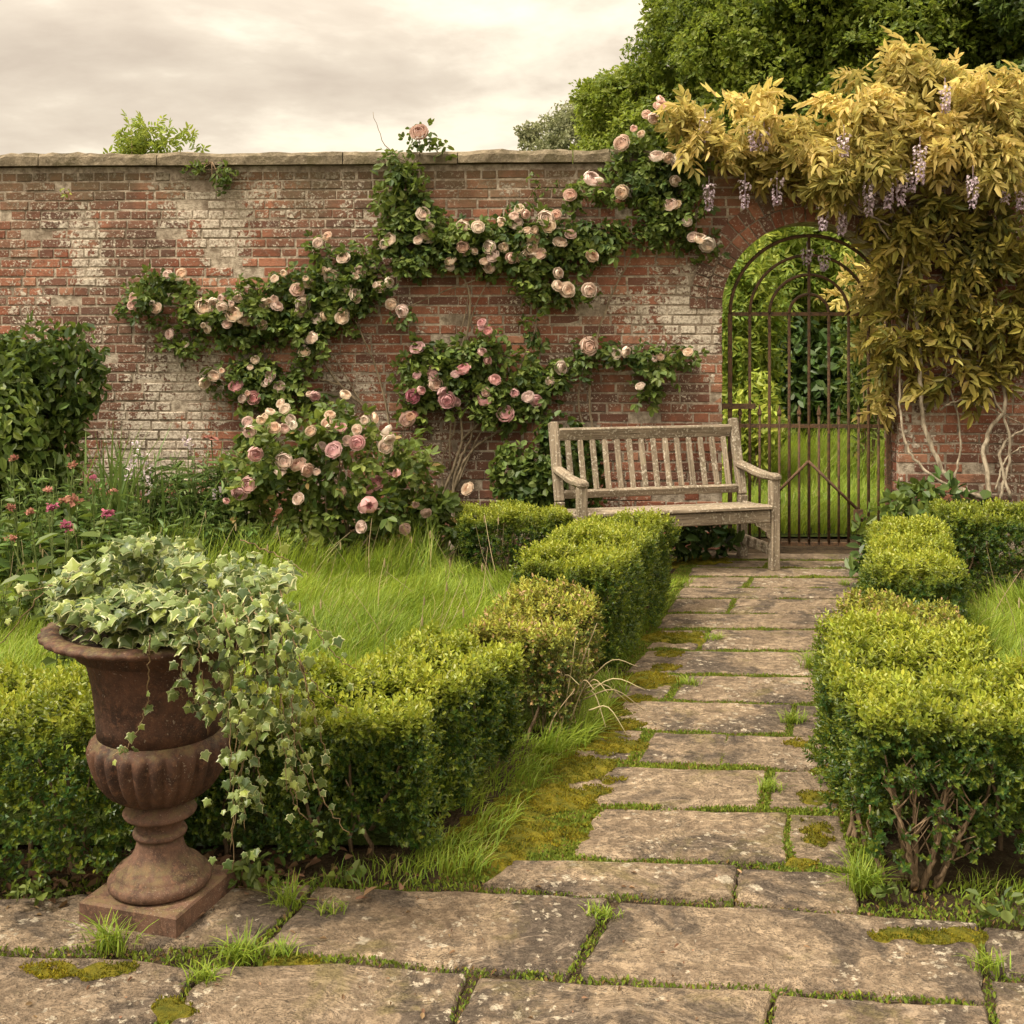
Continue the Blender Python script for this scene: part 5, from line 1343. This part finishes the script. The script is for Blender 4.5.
for (x0, xe, ye) in [(235, 245, 830), (250, 262, 800), (262, 230, 850), (275, 300, 815), (285, 310, 790), (240, 232, 872)]:
    strand([(x0, 620, -.3), (x0 + 6, 690, -.32), ((x0 + xe) / 2, 750, -.3), (xe, ye, -.26)], 62, spread=.026)
strand([(150, 635, -.335), (149, 665, -.30), (145, 710, -.24), (128, 745, -.26), (112, 756, -.265)], 26, spread=.018)
strand([(190, 635, -.335), (180, 680, -.29), (182, 700, -.26)], 50, spread=.015)
strand([(205, 630, -.335), (196, 690, -.28), (193, 705, -.25)], 60, spread=.018)
strand([(285, 605, -.2), (315, 630, -.2), (340, 660, -.2), (356, 668, -.2)], 26)
strand([(285, 610, -.2), (310, 625, -.18), (330, 632, -.16)], 60)
strand([(290, 650, -.25), (320, 690, -.25), (350, 712, -.22)], 16)
strand([(285, 700, -.25), (310, 770, -.22), (330, 810, -.2), (350, 836, -.2)], 22)
strand([(300, 660, -.25), (322, 740, -.22), (328, 770, -.2)], 26)
strand([(300, 720, -.25), (290, 790, -.22), (308, 820, -.22)], 40)
strand([(75, 575, -.1), (45, 592, -.1), (0, 645, -.05), (-30, 680, 0)], 9)
strand([(90, 570, 0), (55, 585, 0), (20, 592, 0)], 34)
strand([(240, 540, 0), (285, 560, 0), (308, 575, -.05)], 30)
part('foliage', iv, M['ivy'], ivy); part('vine', ist, M['ivystem'], ivy, smooth=True)

# ------------------------------------------------------------------ grass, moss, weeds (stuff)
def grass_field(name, poly, dens, h, width, lean=.5, tone=.45, gaps=None, zf=0.0, avoid=None, hn=.35, tn=.25, seg=2, dark=None):
    poly = np.array(poly); lo, hi = poly.min(0), poly.max(0); n = int((hi - lo).prod() * dens)
    p = rng.uniform(lo, hi, (n, 2)); p = p[pip(p, [tuple(q) for q in poly])]
    if gaps is not None: p = p[noise(p, 5.5, 27) + .6 * noise(p, 15, 28) > gaps]
    n = len(p); H = h * (1 + hn * noise(p, 2.2, 21) + .25 * noise(p, 7, 22)) * rng.uniform(.55, 1.15, n); H = np.maximum(H, .03)
    a = noise(p, 1.3, 23) * 2.2 + .8 + rng.normal(0, .9, n); d = np.stack([np.cos(a), np.sin(a), np.zeros(n)], -1); q = np.stack([-d[:, 1], d[:, 0], np.zeros(n)], -1)
    # blades turn their flat side every way
    b = rng.uniform(0, PI, n); q = q * np.cos(b)[:, None] + d * np.sin(b)[:, None]
    ln = lean * rng.uniform(.2, 1.5, n)
    base = np.concatenate([p, np.full((n, 1), zf)], 1); V = []
    for k in range(seg + 2):
        t = k / (seg + 1); wd = width * rng.uniform(.7, 1.3, n) * (1 - t ** 1.8) + .0006
        c = base + d * (ln * H * t ** 2)[:, None] + UP * (H * (t - .30 * np.minimum(ln, 1.4) * t ** 2.4))[:, None]
        V += [c - q * wd[:, None] / 2, c + q * wd[:, None] / 2]
    K = 2 * (seg + 2); V = np.stack(V, 1)
    Fq = np.concatenate([np.stack([np.arange(n) * K + 2 * k, np.arange(n) * K + 2 * k + 1, np.arange(n) * K + 2 * k + 3, np.arange(n) * K + 2 * k + 2], -1) for k in range(seg + 1)])
    t = tone + tn * noise(p, 1.6, 24) + .15 * noise(p, 6, 25) + rng.normal(0, .08, n)
    tt = np.repeat(t[:, None], K, 1) + np.linspace(-.12, .12, K)[None]
    mb_ = MB(); mb_.add(V.reshape(-1, 3), Fq, tt.ravel())
    return structure(name, mb_, M['grass'], 'stuff')
grass_field('lawn_grass', [(-3.6, 3.75), (-.50, 3.9), (-.35, 4.35), (-.1, 4.45), (0, 5.2), (.1, 6.4), (.35, 7.2), (-.38, 7.25), (-.45, 7.75), (-4.2, 7.6)], 7500, .17, .0062, .55, .55, hn=.3)
grass_field('lawn_grass', [(-3.9, 6.9), (-.5, 7.0), (-.45, 7.9), (-4.2, 7.7)], 2600, .34, .0065, .5, .45)
grass_field('lawn_grass', [(1.62, 3.82), (4.4, 3.82), (4.4, 6.6), (2.6, 6.7), (2.2, 5.6), (1.9, 5.0)], 6500, .17, .0062, .55, .5)
grass_field('meadow_grass', [(1.2, 9.0), (4.6, 9.0), (7.0, 16.0), (1.4, 16.0)], 2200, .20, .008, .6, .6, tn=.4)
grass_field('meadow_grass', [(2.0, 11.4), (5.0, 11.4), (5.6, 13.2), (2.0, 13.2)], 2400, .46, .008, .6, .75, tn=.4)
grass_field('verge_grass', [(-.34, 3.36), (-.10, 3.36), (.72, 6.1), (1.15, 7.3), (1.02, 7.3), (.40, 6.1)], 5600, .055, .0038, 1.0, .42, gaps=-.35)
grass_field('verge_grass', [(.18, 4.25), (.30, 4.4), (.52, 5.1), (.40, 5.2), (.25, 5.1), (.1, 4.4)], 8000, .11, .0045, 1.0, .45, gaps=-.4)
grass_field('verge_grass', [(-1.2, 3.30), (-.1, 3.26), (-.05, 3.42), (-1.2, 3.40)], 4500, .045, .0035, .8, .35, gaps=.1)
grass_field('verge_grass', [(.98, 3.22), (2.4, 3.18), (2.4, 3.34), (.98, 3.36)], 5200, .05, .0035, .9, .4, gaps=.05)
grass_field('verge_grass', [(1.0, 3.4), (1.06, 3.4), (2.45, 7.8), (2.36, 7.8)], 3600, .05, .0035, .8, .4, gaps=.15)
# long seed stalks standing out of the lawns
m_ = MB()
for i in range(150):
    if i < 105: x, y = rng.uniform(-3.2, .0), rng.uniform(5.0, 7.5)
    else: x, y = rng.uniform(2.0, 3.4), rng.uniform(4.2, 6.5)
    b = np.array([x, y, 0]); e = b + np.array([rng.normal(0, .12), rng.normal(0, .08), rng.uniform(.22, .48)])
    tube(m_, smooth_path([b, (b + e) / 2 + rng.normal(0, .02, 3), e], 4), np.linspace(.0022, .001, 9), 3)
    if rng.random() < .4: tube(m_, [e - UP * .05, e - UP * .02, e], [.003, .005, .001], 4)
structure('seed_stalks', m_, M['straw'], 'stuff')

# moss: joints between the slabs, then cushions
def px_ell(pts, ells):
    m = np.zeros(len(pts), bool)
    for (cx, cy, rx, ry) in ells:
        yy = EYE * F_PX / pts[:, 1] + HZ; xx = 512 + pts[:, 0] * F_PX / pts[:, 1]
        dd = ((xx - cx) / rx) ** 2 + ((yy - cy) / ry) ** 2
        m |= dd < .78 + .75 * noise(pts, 8, 31) + .45 * noise(pts, 24, 32)
    return m
ym = np.array([2.35, 8.25]); n = 420000
yy = rng.uniform(2.4, 8.2, n); xx = np.where(yy < 3.36, rng.uniform(-1.9, 2.2, n), path_left(yy) - .12 + rng.uniform(0, 1.3, n))
p = np.stack([xx, yy], -1); p = p[~on_slab(p)]
# keep only near slabs (joints), patchy
f = noise(p, 3.2, 33) + .5 * noise(p, 11, 34)
p = p[(f > -.75) | (rng.random(len(p)) < .2)]
p = p[~((p[:, 1] > 3.2) & (p[:, 1] < 3.4) & (p[:, 0] > .93) & (rng.random(len(p)) < .75))]
f = noise(p, 2.0, 35)
JOINT_MAX = 130000
if len(p) > JOINT_MAX: p = p[rng.choice(len(p), JOINT_MAX, replace=False)]
f = noise(p, 2.0, 35); n = len(p); mb_ = MB()
tip = norm(np.stack([rng.normal(0, .6, n), rng.normal(0, .6, n), np.ones(n)], -1))
scatter_any(mb_, [leafT(.4, .1, .15), leafT(.55, .1, .2)], np.concatenate([p, (-.012 + .006 * noise(p, 12, 50))[:, None]], 1), frames(tip, rdir(n)), rng.uniform(.007, .017, n) * (1 + .3 * f), .5 + .2 * f + rng.normal(0, .15, n))
structure('joint_moss', mb_, M['joint'], 'stuff')
CUSH = [(500, 860, 44, 12), (548, 838, 30, 14), (590, 790, 22, 8), (635, 745, 16, 6), (625, 725, 26, 6), (665, 668, 20, 4), (810, 862, 22, 5), (824, 770, 14, 8), (835, 705, 12, 8), (520, 838, 62, 24), (575, 772, 48, 18), (545, 800, 44, 16), (605, 745, 32, 12), (612, 712, 34, 9), (648, 680, 36, 8), (640, 700, 24, 5), (680, 637, 34, 6), (816, 836, 26, 22), (818, 800, 26, 8), (925, 936, 62, 8), (70, 972, 62, 10), (170, 1008, 26, 10), (300, 960, 30, 4), (850, 660, 20, 6), (800, 745, 20, 6), (700, 560, 30, 5), (665, 655, 18, 4)]
mb_ = MB(); tuf = MB()
yy = rng.uniform(2.5, 8.0, 900000); xx = rng.uniform(-1.6, 1.9, 900000); p = np.stack([xx, yy], -1)
p = p[px_ell(p, CUSH)]; keep = noise(p, 14, 36) + .6 * noise(p, 40, 37) > -.55; p = p[keep]
MOSS_MAX = 90000
if len(p) > MOSS_MAX: p = p[rng.choice(len(p), MOSS_MAX, replace=False)]
n = len(p); hgt = .008 + .010 * (noise(p, 10, 38) + .5 * noise(p, 30, 39)) * .6
tip = norm(np.stack([rng.normal(0, .7, n), rng.normal(0, .7, n), np.ones(n)], -1))
scatter_any(tuf, [leafT(.55, .1, .15)], np.concatenate([p, np.full((n, 1), .003)], 1), frames(tip, rdir(n)), rng.uniform(.005, .010, n), .55 + .35 * noise(p, 7, 40) + rng.normal(0, .12, n))
# cushion bodies under the tufts
for (cx, cy, rx, ry) in CUSH:
    g = np.linspace(-1.4, 1.4, 34); A, B = np.meshgrid(g, g)
    pts = np.array([G(cx + rx * a, cy + ry * b) for a, b in zip(A.ravel(), B.ravel())])
    dd = A.ravel() ** 2 + B.ravel() ** 2
    edge = .78 + .75 * noise(pts, 8, 31) + .45 * noise(pts, 24, 32)
    z = .008 * np.clip((edge - dd) * 2.2, -7, 1) + .004 * noise(pts, 30, 41) - .002
    V = np.concatenate([pts, z[:, None]], 1); ii = np.arange(34 * 34).reshape(34, 34)
    Fq = np.stack([ii[:-1, :-1], ii[1:, :-1], ii[1:, 1:], ii[:-1, 1:]], -1).reshape(-1, 4)
    Fq = Fq[(z[Fq] > -.022).any(1)]
    mb_.add(V, Fq, .5, 0)
o = bpy.data.objects.new('moss', None); 
for (V, Fq, t, mi) in tuf.ch: mb_.ch.append((V, Fq + mb_.n, t, 1))
structure('moss', mb_, [M['mosscushion'], M['moss']], 'stuff')

# grass tufts in the paving, each a thing
TG = 'grass tufts growing in the paving joints'
for (px, py, n, h, lab) in [(112, 948, 60, .085, 'grass tuft in front of the urn plinth'), (238, 958, 60, .07, 'bright grass tuft in the joint right of the urn plinth'), (278, 956, 40, .05, 'small round grass tuft second from the urn plinth'),
                            (205, 980, 45, .05, 'short grass tuft between two lichen spotted front slabs'), (285, 905, 50, .08, 'thin grass tuft at the foot of the corner hedge'), (330, 912, 30, .04, 'sparse tuft on the slab below the corner hedge'),
                            (812, 668, 70, .10, 'leafy tuft at the right path edge by the yellowing hedge'), (795, 722, 50, .06, 'yellowish tuft in the path joint by the near right hedge'), (690, 685, 40, .05, 'low tuft in the joint in mid path'),
                            (835, 628, 46, .06, 'tuft at the right path edge two rows from the bench'), (715, 640, 40, .05, 'tuft in the path joint below the bench leg'), (862, 890, 80, .11, 'long grass tuft under the bare stems of the near right hedge'),
                            (988, 968, 40, .05, 'tuft in the joint at the lower right corner'), (600, 915, 50, .035, 'mossy tuft filling the joint of the two big slabs'), (770, 790, 46, .05, 'low green tuft in the joint beside the right moss cushion'), (845, 585, 30, .05, 'tiny tuft in the paving by the light green hedge')]:
    x, y = G(px, py); clump('grass_tuft', lab, 'grass tuft', (x, y), int(n * 1.5), h * 1.05, (.022, .014), .95, .0034, 'grass', .45, TG)
for (px, py, r, lab) in [(995, 925, .10, 'broad leaved weed at the foot of the near right hedge'), (890, 905, .06, 'small dark weed under the near right hedge stems'), (255, 890, .10, 'heart leaved weed under the hedge right of the urn'), (35, 905, .10, 'green weed at the foot of the left edge hedge'), (640, 540 + 20, .08, 'fern like weed at the path edge under the bench'), (345, 885, .05, 'tiny weed in the shade of the corner hedge')]:
    x, y = G(px, py)
    bush('weed', lab, 'weed', (x, y, r * .5), (r, r * .7, r * .6), [ROUND, LEAF, NARROW], 'shrub_leaf', .036, 620, 6, .5, 'weeds at the hedge feet', .6, 0, clip_wall=False)
# dead leaves behind the urn
n = 420; p = np.stack([rng.normal(-1.0, .30, n), rng.normal(3.36, .09, n), np.full(n, 0.0) + rng.uniform(-.01, .02, n)], -1)
m_ = MB(); scatter_any(m_, [leafT(.55, .25, -.3), leafT(.4, .3, .3)], p, frames(norm(rng.normal(size=(n, 3)) * np.array([1, 1, .25])), norm(UP + rng.normal(0, .4, (n, 3)))), rng.uniform(.02, .05, n), .4)
n = 130; p = np.stack([rng.uniform(-1.6, 2.0, n), rng.uniform(2.5, 3.4, n), np.full(n, .006)], -1)
scatter_any(m_, [leafT(.55, .2, -.2), leafT(.35, .2, .2)], p, frames(norm(rng.normal(size=(n, 3)) * np.array([1, 1, .08])), norm(UP + rng.normal(0, .2, (n, 3)))), rng.uniform(.008, .022, n), .6)
structure('fallen_leaves', m_, M['dead'], 'stuff')
